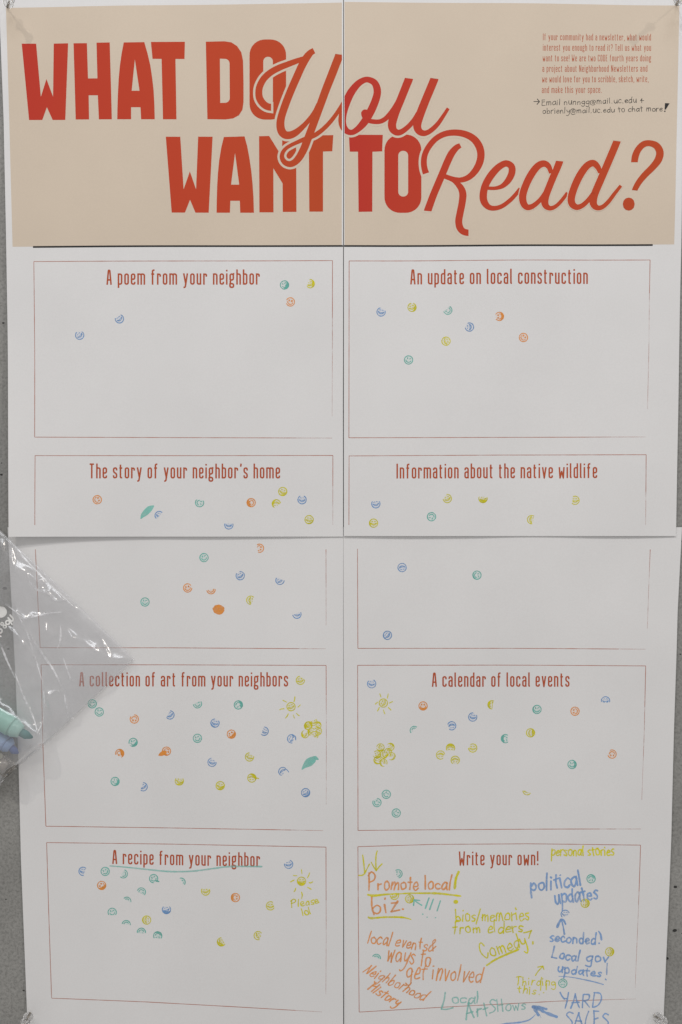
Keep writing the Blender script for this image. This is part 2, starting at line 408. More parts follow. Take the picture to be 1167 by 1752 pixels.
# ------------------------------------------------------------------ script title letters
def Z(org, sc, pts): return [(org[0]+p[0]/sc, org[1]+p[1]/sc, p[2]/sc) for p in pts]
oA, sA = (420, 60), 6.483; oB, sB = (580, 120), 5.835; oC, sC = (710, 210), 6.483; oD, sD = (810, 230), 7.294; oE, sE = (950, 230), 5.835
Hn = (1, 0)
# each letter: list of (points, n0, n1, closed, cap)
Y_ = [(Z(oA, sA, [(761,177,64),(725,198,70),(688,240,82),(650,300,86),(614,370,86),(576,455,86),(512,600,86),(452,750,86),(400,905,86),(388,1000,90),(403,1070,92),(440,1108,88),(490,1113,84),(545,1092,78),(600,1052,66),(660,995,56),(720,925,50),(770,850,46),(805,770,40)]), None, None, False, False),
      (Z(oA, sA, [(285,804,78),(240,794,78),(193,760,80),(158,705,80),(149,640,78),(160,570,76),(205,487,74),(280,418,72),(370,368,70),(460,332,66),(550,298,62),(650,262,50)]), (0.0, 1.0), None, False, False),
      (Z(oA, sA, [(1043,224,92),(1014,300,92),(952,460,92),(892,612,90),(838,760,88),(780,920,86),(728,1060,86),(690,1160,86),(650,1262,86),(600,1355,82),(548,1412,74),(492,1434,68),(436,1413,60),(406,1360,52),(415,1305,46),(452,1258,42),(510,1222,42),(575,1192,44),(650,1160,50),(720,1135,52),(780,1108,52),(852,1056,50),(930,980,48),(1000,892,46),(1055,808,44),(1100,730,40)]), Hn, None, False, False)]
O_ = [(Z(oB, sB, [(290,103,58),(350,130,66),(378,185,73),(380,250,75),(352,340,78),(305,440,80),(245,535,75),(178,602,60),(122,628,54),(68,605,62),(35,540,74),(38,450,78),(66,350,80),(115,240,78),(180,155,68),(238,113,60)]), None, None, True, False),
      (Z(oB, sB, [(262,440,84),(266,452,84),(270,464,84)]), None, None, False, True),
      (Z(oB, sB, [(285,505,46),(330,518,46),(400,520,46),(455,497,48),(505,448,50),(548,385,44),(585,310,30)]), None, None, False, False)]
U_ = [(Z(oB, sB, [(698,93,82),(655,200,80),(615,300,80),(565,420,82),(532,525,84),(533,580,80),(556,615,68),(592,628,60),(635,613,54),(690,570,50),(745,508,48),(795,425,44),(845,320,30)]), Hn, None, False, False),
      (Z(oB, sB, [(952,93,82),(908,200,82),(866,300,82),(815,430,84),(784,525,84),(783,580,78),(805,618,68),(845,634,58),(890,623,50),(940,587,48),(990,535,44),(1040,463,38),(1090,385,32)]), Hn, None, False, False)]
R_ = [(Z(oC, sC, [(122,565,72),(104,505,68),(98,430,66),(112,350,64),(158,262,64),(235,178,64),(335,127,66),(450,114,70),(560,134,75),(650,184,80),(708,262,84),(730,352,82),(714,450,80),(662,545,74),(590,612,65),(505,640,58),(420,630,56),(330,598,52)]), (-0.57*1.0, 0.82*1.0) and None, None, False, False),
      (Z(oC, sC, [(503,256,54),(458,282,66),(405,345,78),(360,435,80),(320,530,80),(265,660,80),(200,815,80),(141,978,84)]), None, Hn, False, False),
      (Z(oC, sC, [(380,630,30),(430,650,44),(478,690,62),(515,742,74),(530,805,80),(520,900,78),(500,1000,78),(484,1095,78),(498,1170,76),(538,1213,72),(592,1226,72)]), None, (0, 1), False, False)]
E_ = [(Z(oC, sC, [(790,728,38),(850,733,38),(910,728,42),(975,702,54),(1035,640,70),(1072,560,76),(1068,490,74),(1010,456,70),(935,490,74),(860,565,80),(800,655,80),(766,740,80),(755,830,82),(772,895,76),(818,943,60),(885,954,52),(965,930,48),(1050,868,46),(1110,806,44),(1165,738,42)]), None, None, False, False)]
A_ = [(Z(oD, sD, [(966,490,50),(935,405,68),(875,370,82),(800,402,88),(722,500,92),(655,630,92),(613,760,92),(620,860,88),(663,915,76),(725,908,66),(795,858,58),(850,795,52),(900,700,30)]), None, None, False, False),
      (Z(oD, sD, [(1073,343,90),(1035,440,88),(995,530,88),(946,650,88),(902,765,90),(885,845,92),(902,900,80),(945,928,60),(995,920,52),(1050,882,48),(1105,822,46),(1170,735,42)]), Hn, None, False, False)]
D_ = [(Z(oE, sE, [(444,390,40),(420,332,56),(375,293,66),(315,318,70),(250,402,74),(192,520,74),(157,635,74),(165,700,70),(208,732,58),(258,720,50),(310,678,46),(355,620,40),(395,545,24)]), None, None, False, False),
      (Z(oE, sE, [(611,78,74),(560,200,74),(494,355,74),(440,480,74),(390,600,74),(374,675,76),(390,722,64),(428,740,50),(475,725,44),(530,673,42),(585,600,38),(650,518,32)]), Hn, None, False, False)]
Q_ = [(Z(oE, sE, [(784,285,66),(795,220,68),(825,155,64),(878,105,62),(940,96,60),(1005,122,70),(1038,185,75),(1022,260,74),(965,335,66),(885,415,62),(825,490,58),(786,562,54)]), Hn, Hn, False, False),
      (Z(oE, sE, [(728,695,116),(728,702,116),(728,709,116)]), None, None, False, True)]
def script_letter(sh, ch, strokes, red, outline=None, grow=8.0, cuts=None):
    for nm, z, gw, mat in (('letter_outline', outline, grow, BEIGE), ('title_letter', red, 0.0, RED)):
        if z is None: continue
        V, F = [], []
        for k, (pts, n0, n1, closed, cap) in enumerate(strokes):
            ribbon((V, F), catmull(pts, closed, 1.6), 1, z+k*5e-6, closed, cap, n0, n1, gw, rise=2e-7)
        if cuts: V, F = clip_mesh((V, F), cuts)
        sh.emit(nm, V, F, mat, label=('script red letter %s' % ch) if nm == 'title_letter' else None)
cutL = [(585.2, 0, 1, 0)]; cutR = [(589.4, 0, -1, 0)]
script_letter(TL, 'Y', Y_, 0.00025, 0.00018, 7.6, cutL)
script_letter(TL, 'o', O_[:1], 0.00028, None, 0, cutL)
script_letter(TR, 'o', O_, 0.00025, 0.00018, 7.6, cutR)
script_letter(TR, 'u', U_, 0.00028, 0.00018, 7.6)
script_letter(TR, 'R', R_, 0.00025, 0.00018, 7.6)
script_letter(TR, 'e', E_, 0.00025)
script_letter(TR, 'a', A_, 0.00033, 0.00029, 3.0)
script_letter(TR, 'd', D_, 0.00041, 0.00037, 3.0)
script_letter(TR, 'question mark', Q_, 0.00025)

# ------------------------------------------------------------------ condensed printed face (own stroke letters)
w_ = 5.6; XH = 19.3; X = 18.1; Bn = 1.2; CP = 24.8
G = {
 'a': (w_, [[(0.2,14.2),(0.2,X),(w_,X),(w_,0)], [(w_,11),(0,11),(0,Bn),(w_,Bn)]]),
 'b': (w_, [[(0,26),(0,0)], [(0,Bn),(w_,Bn),(w_,X),(0,X)]]),
 'c': (w_, [[(w_,13.5),(w_,X),(0,X),(0,Bn),(w_,Bn),(w_,5.6)]]),
 'd': (w_, [[(w_,26),(w_,0)], [(w_,Bn),(0,Bn),(0,X),(w_,X)]]),
 'e': (w_, [[(w_,5),(w_,Bn),(0,Bn),(0,X),(w_,X),(w_,9.4),(0,9.4)]]),
 'f': (4.6, [[(1.4,0),(1.4,24.8),(5.0,24.8)], [(-0.9,X),(4.4,X)]]),
 'g': (w_+0.6, [[(0,8),(0,X),(w_,X),(w_,8),(0,8)], [(w_-0.5,X),(w_+1.8,X+1)], [(0.8,7.6),(0,4.6),(0.8,1.8)], [(0,1.6),(w_+0.4,1.6),(w_+0.4,-4.6),(-0.4,-4.6),(-0.4,1.6),(0.2,1.6)]]),
 'h': (w_, [[(0,26),(0,0)], [(0,X),(w_,X),(w_,0)]]),
 'i': (0, [[(0,XH),(0,0)], [(0,25.4),(0,22.6)]]),
 'j': (1.0, [[(1,XH),(1,-4.8),(-1.2,-4.8)], [(1,25.4),(1,22.6)]]),
 'k': (5.4, [[(0,26),(0,0)], [(5.0,XH),(0.6,9.6)], [(1.6,11),(5.4,0)]]),
 'l': (0.9, [[(0,26),(0,Bn),(1.9,Bn)]]),
 'm': (11.2, [[(0,XH),(0,0)], [(0,X),(w_,X),(w_,0)], [(w_,X),(11.2,X),(11.2,0)]]),
 'n': (w_, [[(0,XH),(0,0)], [(0,X),(w_,X),(w_,0)]]),
 'o': (w_, [[(0,9),(0,X),(w_,X),(w_,Bn),(0,Bn),(0,9.05)]]),
 'p': (w_, [[(0,XH),(0,-5.5)], [(0,Bn),(w_,Bn),(w_,X),(0,X)]]),
 'r': (4.2, [[(0,XH),(0,0)], [(0,X-0.6),(4.4,X),(4.4,13.6)]]),
 's': (w_-0.2, [[(w_-0.2,13.8),(w_-0.2,X),(0,X),(0,10.8),(w_-0.2,8.2),(w_-0.2,Bn),(0,Bn),(0,5.4)]]),
 't': (4.0, [[(1.0,24),(1.0,Bn),(4.2,Bn)], [(-1.0,X),(4.2,X)]]),
 'u': (w_, [[(0,XH),(0,Bn),(w_,Bn)], [(w_,XH),(w_,0)]]),
 'v': (6.2, [[(0,XH),(3.1,0.6,0.1),(6.2,XH)]]),
 'w': (8.6, [[(0,XH),(1.3,0.6,0.1),(4.3,11.5,0.1),(7.3,0.6,0.1),(8.6,XH)]]),
 'y': (6.6, [[(0,XH),(3.5,2.2)], [(6.6,XH),(2.6,-4.4,1.5),(-0.4,-4.8)]]),
 'A': (7.0, [[(0,0),(2.3,CP,1.5),(4.7,CP,1.5),(7.0,0)], [(0.8,8.4),(6.2,8.4)]]),
 'C': (w_+0.4, [[(6,18.6),(6,CP),(0,CP),(0,Bn),(6,Bn),(6,7)]]),
 'D': (w_+0.6, [[(0,Bn,0),(0,CP,0),(6.2,CP),(6.2,Bn),(-0.9,Bn)]]),
 'E': (4.6, [[(5.2,CP),(0,CP,0),(0,Bn,0),(5.2,Bn)], [(0,13.4),(4.6,13.4)]]),
 'I': (0, [[(0,26),(0,0)]]),
 'N': (6.8, [[(0,0),(0,25.4,0.1),(6.8,0.6,0.1),(6.8,26)]]),
 'O': (w_+0.4, [[(0,9),(0,CP),(6,CP),(6,Bn),(0,Bn),(0,9.05)]]),
 'T': (6.6, [[(-0.6,CP),(7.2,CP)], [(3.3,CP),(3.3,0)]]),
 'W': (9.4, [[(0,26),(1.6,0.6,0.1),(4.7,12.5,0.1),(7.8,0.6,0.1),(9.4,26)]]),
 '.': (0, [[(0,0),(0,2.8)]]), ',': (0.4, [[(0.6,2.8),(0.4,0),(-0.6,-3)]]),
 '!': (0, [[(0,26),(0,7.4)], [(0,0),(0,2.9)]]),
 '?': (w_, [[(0,20),(0,CP),(w_,CP),(w_,16.5),(2.8,11),(2.8,7.4)], [(2.8,0),(2.8,2.9)]]),
 "'": (0.4, [[(0.6,26),(0.6,22.6),(-0.2,20.6)]]),
}
def print_text(sheet, name, text, x0, x1, y0, y1, xh, mat, sw=2.4, off=0.00011, label=None):
    """set text from x0 to x1 on the baseline y0..y1"""
    x = 0; items = []
    for ch in text:
        if ch == ' ': x += 7.2; continue
        gw, st = G[ch]; items.append((x, st)); x += gw+6.1
    total = x-6.1+2.4; ky = xh/XH; kx = (x1-x0)/total
    V, F = [], []; n = 0; sl = (y1-y0)/(x1-x0)
    for (gx, st) in items:
        for path in st:
            pts = fillet(path, 2.6, False, 4)
            q = [(x0+(gx+1.2+a)*kx, y0-b*ky) for a, b in pts]
            q = [(a, b+(a-x0)*sl) for a, b in q]
            ribbon((V, F), q, sw*(kx+ky)/2, off+(n % 4)*5e-6, rise=3e-7); n += 1
    return sheet.emit(name, V, F, mat, label=label)
for sh, t, x0, x1, y0, y1, xh in (
    (TL, "A poem from your neighbor", 183, 444.5, 487.9, 487.4, 19.2),
    (TR, "An update on local construction", 702, 1005, 486.8, 486.4, 19.2),
    (TL, "The story of your neighbor's home", 154.4, 479.3, 818.6, 818.6, 18.8),
    (TR, "Information about the native wildlife", 678.4, 1020.7, 818.8, 818.0, 18.8),
    (BL, "A collection of art from your neighbors", 135.8, 492.8, 1174.2, 1174.6, 18.2),
    (BR, "A calendar of local events", 739.2, 974.4, 1175.2, 1175.0, 18.2),
    (BL, "A recipe from your neighbor", 192.2, 444.8, 1478.2, 1482.2, 17.9),
    (BR, "Write your own!", 785.2, 921, 1480.6, 1480.0, 17.7)):
    print_text(sh, 'box_heading', t, x0, x1, y0, y1, xh, RED2, sw=2.75)
for t, x0, x1, y in (("If your community had a newsletter, what would", 928.5, 1113.4, 70.3), ("interest you enough to read it? Tell us what you", 928.4, 1113.4, 88.2),
                     ("want to see! We are two CODE fourth years doing", 928.1, 1113.4, 106.2), ("a project about Neighborhood Newsletters and", 927.6, 1107, 124.1),
                     ("we would love for you to scribble, sketch, write,", 927.2, 1109, 142.0), ("and make this your space.", 926.8, 1028.8, 160.1)):
    print_text(TR, 'paragraph_line', t, x0, x1, y, y-0.4, 8.5, RED3, sw=2.2)

# ------------------------------------------------------------------ ruled boxes
def rule_box(sheet, lines):
    V, F = [], []; V2, F2 = [], []
    for n, (pts, gaps) in enumerate(lines):
        P = []
        for a, b in zip(pts, pts[1:]):
            m = max(1, int(math.hypot(b[0]-a[0], b[1]-a[1])/5))
            P += [(a[0]+(b[0]-a[0])*k/m, a[1]+(b[1]-a[1])*k/m) for k in range(m)]
        P.append(pts[-1]); L = len(P); run = []; worn = []
        for i, p in enumerate(P):
            t = i/(L-1); w = 1.12 + 0.3*noise.noise(Vector((p[0]/17, p[1]/17, n)))
            if gaps is not None and t > gaps:
                if not worn and run: run.append((p[0], p[1], w))
                worn.append((p[0], p[1], w*(1-0.45*(t-gaps)/(1-gaps))))
            else: run.append((p[0], p[1], w))
        if len(run) > 1: ribbon((V, F), run, 1, 0.0001+n*6e-6, rise=0)
        if len(worn) > 1: ribbon((V2, F2), worn, 1, 0.0001+n*6e-6, rise=0)
    o = sheet.emit('ruled_box', V, F, LINE)
    if F2: sheet.emit('worn_line', V2, F2, FAINT, parent=o)
rule_box(TL, [([(58.5,448),(569.3,446.6)], None), ([(58.5,447.6),(60.5,620),(61.6,748.6)], None), ([(569,446.6),(568.8,600),(568.3,712)], 0.35), ([(61.6,748.4),(300,748.8),(568,749.6)], 0.85)])
rule_box(TR, [([(597.2,447),(850,446),(1111.8,445.4)], None), ([(597.4,447),(597.2,600),(597,749.5)], None), ([(1111.6,445.4),(1109.5,600),(1106.8,700)], 0.2), ([(597,749.2),(850,748.6),(1105,747.8)], 0.82)])
rule_box(TL, [([(62.2,780),(569.8,779.4)], None), ([(62.6,780),(63.2,898)], None), ([(569.6,779.4),(569.5,898)], 0.4)])
rule_box(TR, [([(597,780.2),(850,778.8),(1104.8,778.2)], None), ([(597.3,780),(597,898)], None), ([(1104.6,778.2),(1103.8,898)], 0.5)])
rule_box(BL, [([(60.6,940),(69,1108)], None), ([(69,1108),(300,1108.4),(557.5,1110.2)], 0.9), ([(557.8,940),(558,1070)], 0.0)])
rule_box(BR, [([(611.7,939),(612.4,1109.5)], None), ([(612.4,1109.4),(850,1109.2),(1104,1110.4)], 0.9), ([(1112.6,940),(1110,1000),(1107,1075)], 0.0)])
rule_box(BL, [([(70.5,1137.2),(300,1137.4),(558,1138.6)], None), ([(70.5,1137.2),(73,1270),(78.2,1414)], None), ([(78.2,1414),(300,1416.4),(553,1420.6)], 0.88), ([(558,1138.6),(558.4,1250),(558.2,1376)], 0.2)])
rule_box(BR, [([(611.8,1138.4),(850,1138),(1104.4,1139)], None), ([(612,1138.4),(612.6,1420.8)], None), ([(612.6,1420.6),(850,1419),(1096,1417.6)], 0.85), ([(1104.2,1139),(1102,1250),(1097.6,1368)], 0.3)])
rule_box(BL, [([(79.5,1442),(300,1444),(557.8,1448.8)], None), ([(79.5,1442),(83.5,1570),(88.2,1708)], None), ([(88.2,1708),(250,1714),(400,1722),(551,1730.4)], 0.9), ([(557.8,1448.8),(558.2,1600),(557.6,1700)], 0.35)])
rule_box(BR, [([(612.4,1448.4),(740,1444.8),(900,1443.6),(1095.6,1445.2)], None), ([(612.4,1448.4),(613.4,1600),(614.6,1732)], None), ([(614.6,1732),(730,1725.5),(840,1719.4),(960,1712.5),(1088,1708.8)], 0.88), ([(1095.4,1445.2),(1091.5,1560),(1086.6,1690)], 0.3)])

# ------------------------------------------------------------------ smiley stamps
def arc(cx, cy, rx, ry, a0, a1, n=14):
    return [(cx+rx*math.cos(math.radians(a0+(a1-a0)*k/n)), cy+ry*math.sin(math.radians(a0+(a1-a0)*k/n))) for k in range(n+1)]
FACE = {
 't': [(arc(-.28, -.34, .05, .15, 0, 300, 6), .17), ([(.08, -.2), (.28, -.38), (.52, -.36)], .16), (arc(0, -.02, .56, .56, 8, 172), .19)],
 'o': [(arc(-.3, -.3, .08, .08, 0, 330, 6), .26), (arc(.3, -.3, .08, .08, 0, 330, 6), .26), (arc(0, .02, .58, .52, -8, 188), .19)],
 'b': [(arc(-.28, -.3, .17, .16, 190, 350, 6), .12), (arc(.28, -.3, .17, .16, 190, 350, 6), .12), (arc(0, -.12, .64, .5, 2, 178), .19), (arc(0, -.1, .6, .22, 5, 175), .13)],
 'y': [([(-.48, -.42), (-.3, -.3), (-.14, -.42)], .17), ([(.14, -.42), (.3, -.3), (.48, -.42)], .17), ([(-.72, -.02), (-.56, .2), (-.4, .2), (-.28, .38), (-.1, .32), (.02, .44), (.18, .34), (.32, .36), (.44, .2), (.6, .18), (.74, -.04)], .2), (arc(0, -.3, .8, .4, 40, 140), .1)],
}
def stamp(sheet, x, y, c, rot=0, keep=None, fill=None, r=7.6, seed=None, name='smiley_stamp'):
    V, F = [], []; TV, TF = [], []
    rd = random.Random(int(x*7+y*13)); ca, sa = math.cos(math.radians(rot)), math.sin(math.radians(rot))
    tr = lambda u, v: (u*ca-v*sa, u*sa+v*ca)
    def ok(p):
        if not keep: return True
        a = math.radians(keep[0]); q = p[0]*math.cos(a)+p[1]*math.sin(a)
        return q > -keep[1]+0.14*noise.noise(Vector((p[0]*3+x, p[1]*3+y, 0)))
    rw = 0.20
    paths = [([( .94*math.cos(2*math.pi*k/40), .94*math.sin(2*math.pi*k/40)) for k in range(41)], rw, False)]
    paths += [([tr(*p) for p in catmull([(a, b) for a, b in pts], step=0.12)], w, False) for pts, w in FACE[c]]
    n = 0
    for pts, w, _ in paths:
        run = []
        for p in pts+[None]:
            if p is None or not ok(p):
                if len(run) > 1: ribbon((V, F), run, 1, 0.00012+n*4e-6, rise=1e-7); n += 1
                run = []
            else:
                ww = w*r*(1+0.35*noise.noise(Vector((p[0]*2.3+x, p[1]*2.3+y, 2))))
                run.append((x+p[0]*r, y+p[1]*r, ww))
    if fill:
        a, dpt = fill; k = len(V); m = 14; L = []
        for j in range(m+1):
            t = math.radians(a-95+190*j/m); L.append((x+r*1.02*math.cos(t), y+r*1.02*math.sin(t)))
        for j in range(m+1):
            t = math.radians(a+95-190*j/m); q = 1-dpt*1.5*math.cos(math.radians(95-190*j/m))**1.0
            q = max(-0.9, q)
            L.append((x+r*q*math.cos(t), y+r*q*math.sin(t)))
        V += [(p[0], p[1], 0.000105) for p in L]
        for j in range(m): F.append((k+j, k+j+1, k+2*m-j, k+2*m+1-j))
    o = sheet.emit(name, V, F, STAMP[c])
    disc((TV, TF), x, y, r*0.98, r*0.98, 0.00009)
    if keep:
        a = math.radians(keep[0])
        TV, TF = clip_mesh((TV, TF), [(x-math.cos(a)*keep[1]*r, y-math.sin(a)*keep[1]*r, -math.cos(a), -math.sin(a))])
    if TF and o: sheet.emit('ink_tint', TV, TF, TINT[c], parent=o)
    return o
ST = {
 'TL': [(137,574,'b',-45,(80,.8)),(205,546,'b',-40,(60,.62)),(487,488,'t',-20,None,(20,.55)),(531,486,'y',-25,(20,.55),(0,.4)),(497,517,'o',15,(0,.93)),
        (168,855,'o',70),(273,882,'b',20,(220,.1)),(342,860,'t',100,(100,.65)),(430,860,'o',-100,None,(160,.45)),(484,841,'y',20,None,(60,.3)),(473,862,'y',180,(240,.45),(200,.3)),(517,855,'b',0,(90,.85)),(529,889,'y',5,None,(60,.2)),(392,898,'b',0,(90,.35))],
 'TR': [(652,534,'b',10,(120,.78)),(705,526,'y',-15,(80,.88),(20,.3)),(766,531,'t',-75,(50,.45)),(803,560,'b',-90,(20,.86)),(854,542,'o',-90,(0,.85),(0,.4)),(895,578,'o',45),(763,584,'y',70),(699,616,'t',15),
        (643,862,'b',-10,(90,.6)),(639,895,'y',0,None,(180,.2)),(765,853,'y',-25,(40,.7)),(826,853,'y',-8,(90,.35),(90,.4)),(738,884,'t',200),(909,889,'y',90,(190,.4)),(983,856,'y',0,(10,.6))],
 'BL': [(444,938,'o',100,(-10,.45)),(349,954,'t',-12),(411,985,'b',-30,(60,.9)),(479,993,'b',-40,(110,.35)),(321,1006,'o',-12,(160,.9)),(361,1009,'o',-15,(80,.1)),(429,1027,'y',90,(200,.45)),(248,1030,'t',0),(508,1051,'b',0,(70,.2)),
        (514,1164,'y',-12,(120,.75)),(498,1209,'y',-20),(338,1204,'t',0,(70,.25)),(408,1206,'t',160,None,(-20,.4)),(158,1204,'t',5),(170,1218,'t',5),(291,1223,'b',-30,(30,.45)),(230,1230,'o',185,(60,.88)),(368,1237,'b',15,(110,.85),(130,.2)),(396,1256,'o',-30,None,(45,.6)),
        (452,1251,'b',30,(20,.4)),(499,1264,'b',-60,(190,.35)),(338,1263,'t',-20),(228,1270,'t',-10,(280,.55),(45,.4)),(205,1289,'o',170,(290,.65),(-20,.6)),(285,1285,'o',160,None,(130,.3)),(363,1304,'b',10,(130,.7)),(427,1295,'y',20,(130,.75)),(431,1331,'y',185,None,(-40,.4)),(377,1344,'y',10,None,(60,.4)),(307,1336,'y',20,(90,.6),(60,.4)),
        (197,1337,'t',-60,None,(30,.3)),(245,1346,'b',-30,(20,.35)),(484,1320,'b',150,(210,.35)),(523,1356,'b',-35,None,(50,.3)),
        (142,1491,'b',10,(200,.4)),(180,1491,'t',-30),(211,1495,'t',-60,(30,.25)),(174,1515,'o',-60,None,(60,.5)),(263,1503,'t',-20,(250,.9)),(310,1509,'t',0,(-30,-.25)),(242,1526,'t',160,(300,.35)),(217,1542,'t',160,(300,-.15)),(192,1561,'t',-10,(270,.65)),(285,1556,'b',-20,(90,.7),(90,.4)),(251,1574,'y',90,None,(180,.2)),
        (216,1582,'t',160,(280,0.0)),(242,1595,'t',170,(270,.25)),(270,1601,'t',180,(270,.6),(-60,.3)),(352,1524,'y',-10,(90,.5)),(403,1535,'o',90,None,(180,.25)),(463,1549,'y',0,(170,.75)),(494,1478,'b',-10,(60,.6)),(516,1507,'y',0,None,(100,.5)),(379,1611,'y',60,(150,.5),(120,.5)),(442,1600,'y',60,(200,.6))],
 'BR': [(688,971,'b',170),(816,984,'t',90,None,(160,.2)),(663,1087,'b',-50,None,(150,.15)),(636,1170,'b',5,(80,.8)),(656,1203,'y',-60),(724,1208,'o',0,None,(90,.4)),(842,1206,'y',-90,(190,.25),(180,.4)),(809,1227,'b',10,(120,.85)),(773,1242,'b',170,(-20,.8)),(919,1214,'t',0,None,(180,.2)),(984,1217,'o',-90),
        (1036,1199,'b',0,(270,.35)),(709,1250,'t',180,(225,-.05)),(908,1254,'y',90,None,(0,.55)),(865,1264,'t',100,(180,.55),(180,.4)),(771,1280,'y',180,(270,.55),(270,.4)),(754,1292,'y',180,(200,.85)),(809,1280,'y',0,(30,.85)),(779,1301,'y',180,(270,.85)),(1047,1290,'o',180,(20,.8)),(979,1308,'t',0,None,(0,.35)),(902,1353,'y',0,(110,-.2)),
        (661,1359,'t',40),(645,1373,'t',40,(60,.85)),(678,1391,'t',40),(681,1495,'t',-70,(-20,.35)),(675,1532,'y',-30,(70,.35)),(701,1538,'y',-90,None,(20,.3)),(644,1640,'t',180,(290,-.1)),(1011,1503,'t',180,None,(-50,.2)),(1001,1545,'y',-90,None,(0,.35)),(967,1564,'b',10,(240,.35)),(1043,1628,'y',-90,None,(0,.3)),(963,1682,'t',180)],
}
SH = {'TL': TL, 'TR': TR, 'BL': BL, 'BR': BR}
for k, L in ST.items():
    for a in L: stamp(SH[k], *a)
rc = random.Random(11)
for sh, pts in ((BL, [(527,1242),(536,1235),(543,1241),(544,1251),(533,1252),(522,1256),(538,1258),(528,1241)]),
                (BR, [(651,1279),(668,1278),(645,1291),(657,1291),(646,1301),(670,1294),(656,1305),(664,1287)])):
    for (x, y) in pts: stamp(sh, x, y, 'y', rc.uniform(-90, 90), (rc.uniform(0, 360), rc.uniform(.15, .6)), (rc.uniform(0, 360), .3) if rc.random() < .6 else None, r=6.8)
def scribble(sheet, pts, c, w, label, name='ink_scribble', mats=STAMP):
    V, F = [], []; ribbon((V, F), catmull(pts, step=1.5), w, 0.00013, cap=True, rise=3e-7); return sheet.emit(name, V, F, mats[c], label=label)
scribble(TL, [(242,887,2),(245,882,7),(250,877,10),(256,871,10),(260,868,7),(263,866,3)], 't', 5, 'teal smudge shaped like a leaf', mats=MARK)
scribble(BL, [(517,1316,2),(521,1311,7),(528,1305,14),(535,1300,12),(540,1297,7),(544,1299,3)], 't', 5, 'teal smudge shaped like a leaf', mats=MARK)
B = ([], []); disc(B, 374, 1043, 10.2, 8.6, 0.00013, 0.2, 26, 0.06); BL.emit('ink_blot', *B, STAMP['o'], label='solid orange ink blot')
scribble(BL, [(272,1292,2),(276,1290,7),(282,1287,7)], 'o', 5, 'orange smear trailing from a stamp')
scribble(BL, [(438,1331,3),(443,1332,1.5)], 'y', 5, None); scribble(BL, [(268,1507,3),(272,1508,2)], 't', 5, None)
scribble(BL, [(506,1266,1.6),(505,1260,2.4),(500,1258,1.5)], 'b', 2, None); scribble(BL, [(487,1316,1.4),(491,1317,1.4),(494,1321,1.2)], 'b', 2, None)
def strokes(sheet, name, lst, c, label=None, w=2.0, jit=0.0, cap=True, mats=MARK):
    V, F = [], []
    for n, s_ in enumerate(lst):
        ww = w
        P = [(p[0], p[1], (p[2] if len(p) > 2 else ww)) for p in s_]
        if len(P) == 1: P = [(P[0][0]-0.2, P[0][1], P[0][2]), (P[0][0]+0.2, P[0][1], P[0][2])]
        Q = catmull(P, step=1.2) if len(P) > 2 else P
        Q = [(a, b, c_*(1+0.4*noise.noise(Vector((a/5, b/5, n*3.7))))) for a, b, c_ in Q]
        ribbon((V, F), Q, w, 0.00014+n*3e-6, cap=cap, rise=2e-7)
    return sheet.emit(name, V, F, mats[c], label=label)
q = lambda o, s_, L: [[(o[0]+p[0]/s_, o[1]+p[1]/s_)+tuple(p[2:]) for p in l] for l in L]
strokes(BL, 'sun_rays', q((400,1150), 6.865, [[(580,332),(600,342),(620,352)],[(718,292),(715,320),(708,345)],[(782,385),(755,410)],[(540,442),(560,432),(590,430)],[(640,490),(628,515),(608,538)],[(698,503),(706,522),(714,540)],[(738,485),(752,500),(768,512)]]), 'y', 'yellow rays drawn round a stamp', 1.7)
strokes(BR, 'sun_rays', q((610,1150), 5.3, [[(212,198),(222,225)],[(288,198),(284,220),(280,238)],[(327,268),(300,280)],[(172,290),(192,272)],[(207,322),(192,352)],[(245,342),(250,362),(257,378)],[(290,322),(312,344)]]), 'y', 'yellow rays drawn round a stamp', 1.7)
strokes(BL, 'sun_rays', q((340,1440), 5.074, [[(893,240),(897,275)],[(963,268),(955,290),(945,310)],[(990,345),(975,354),(960,352)],[(947,393),(975,408)],[(822,290),(852,292)],[(798,345),(828,330)],[(842,400),(838,418),(828,430)],[(893,435),(900,460),(893,490)]]), 'y', 'yellow rays drawn round a stamp', 1.8)

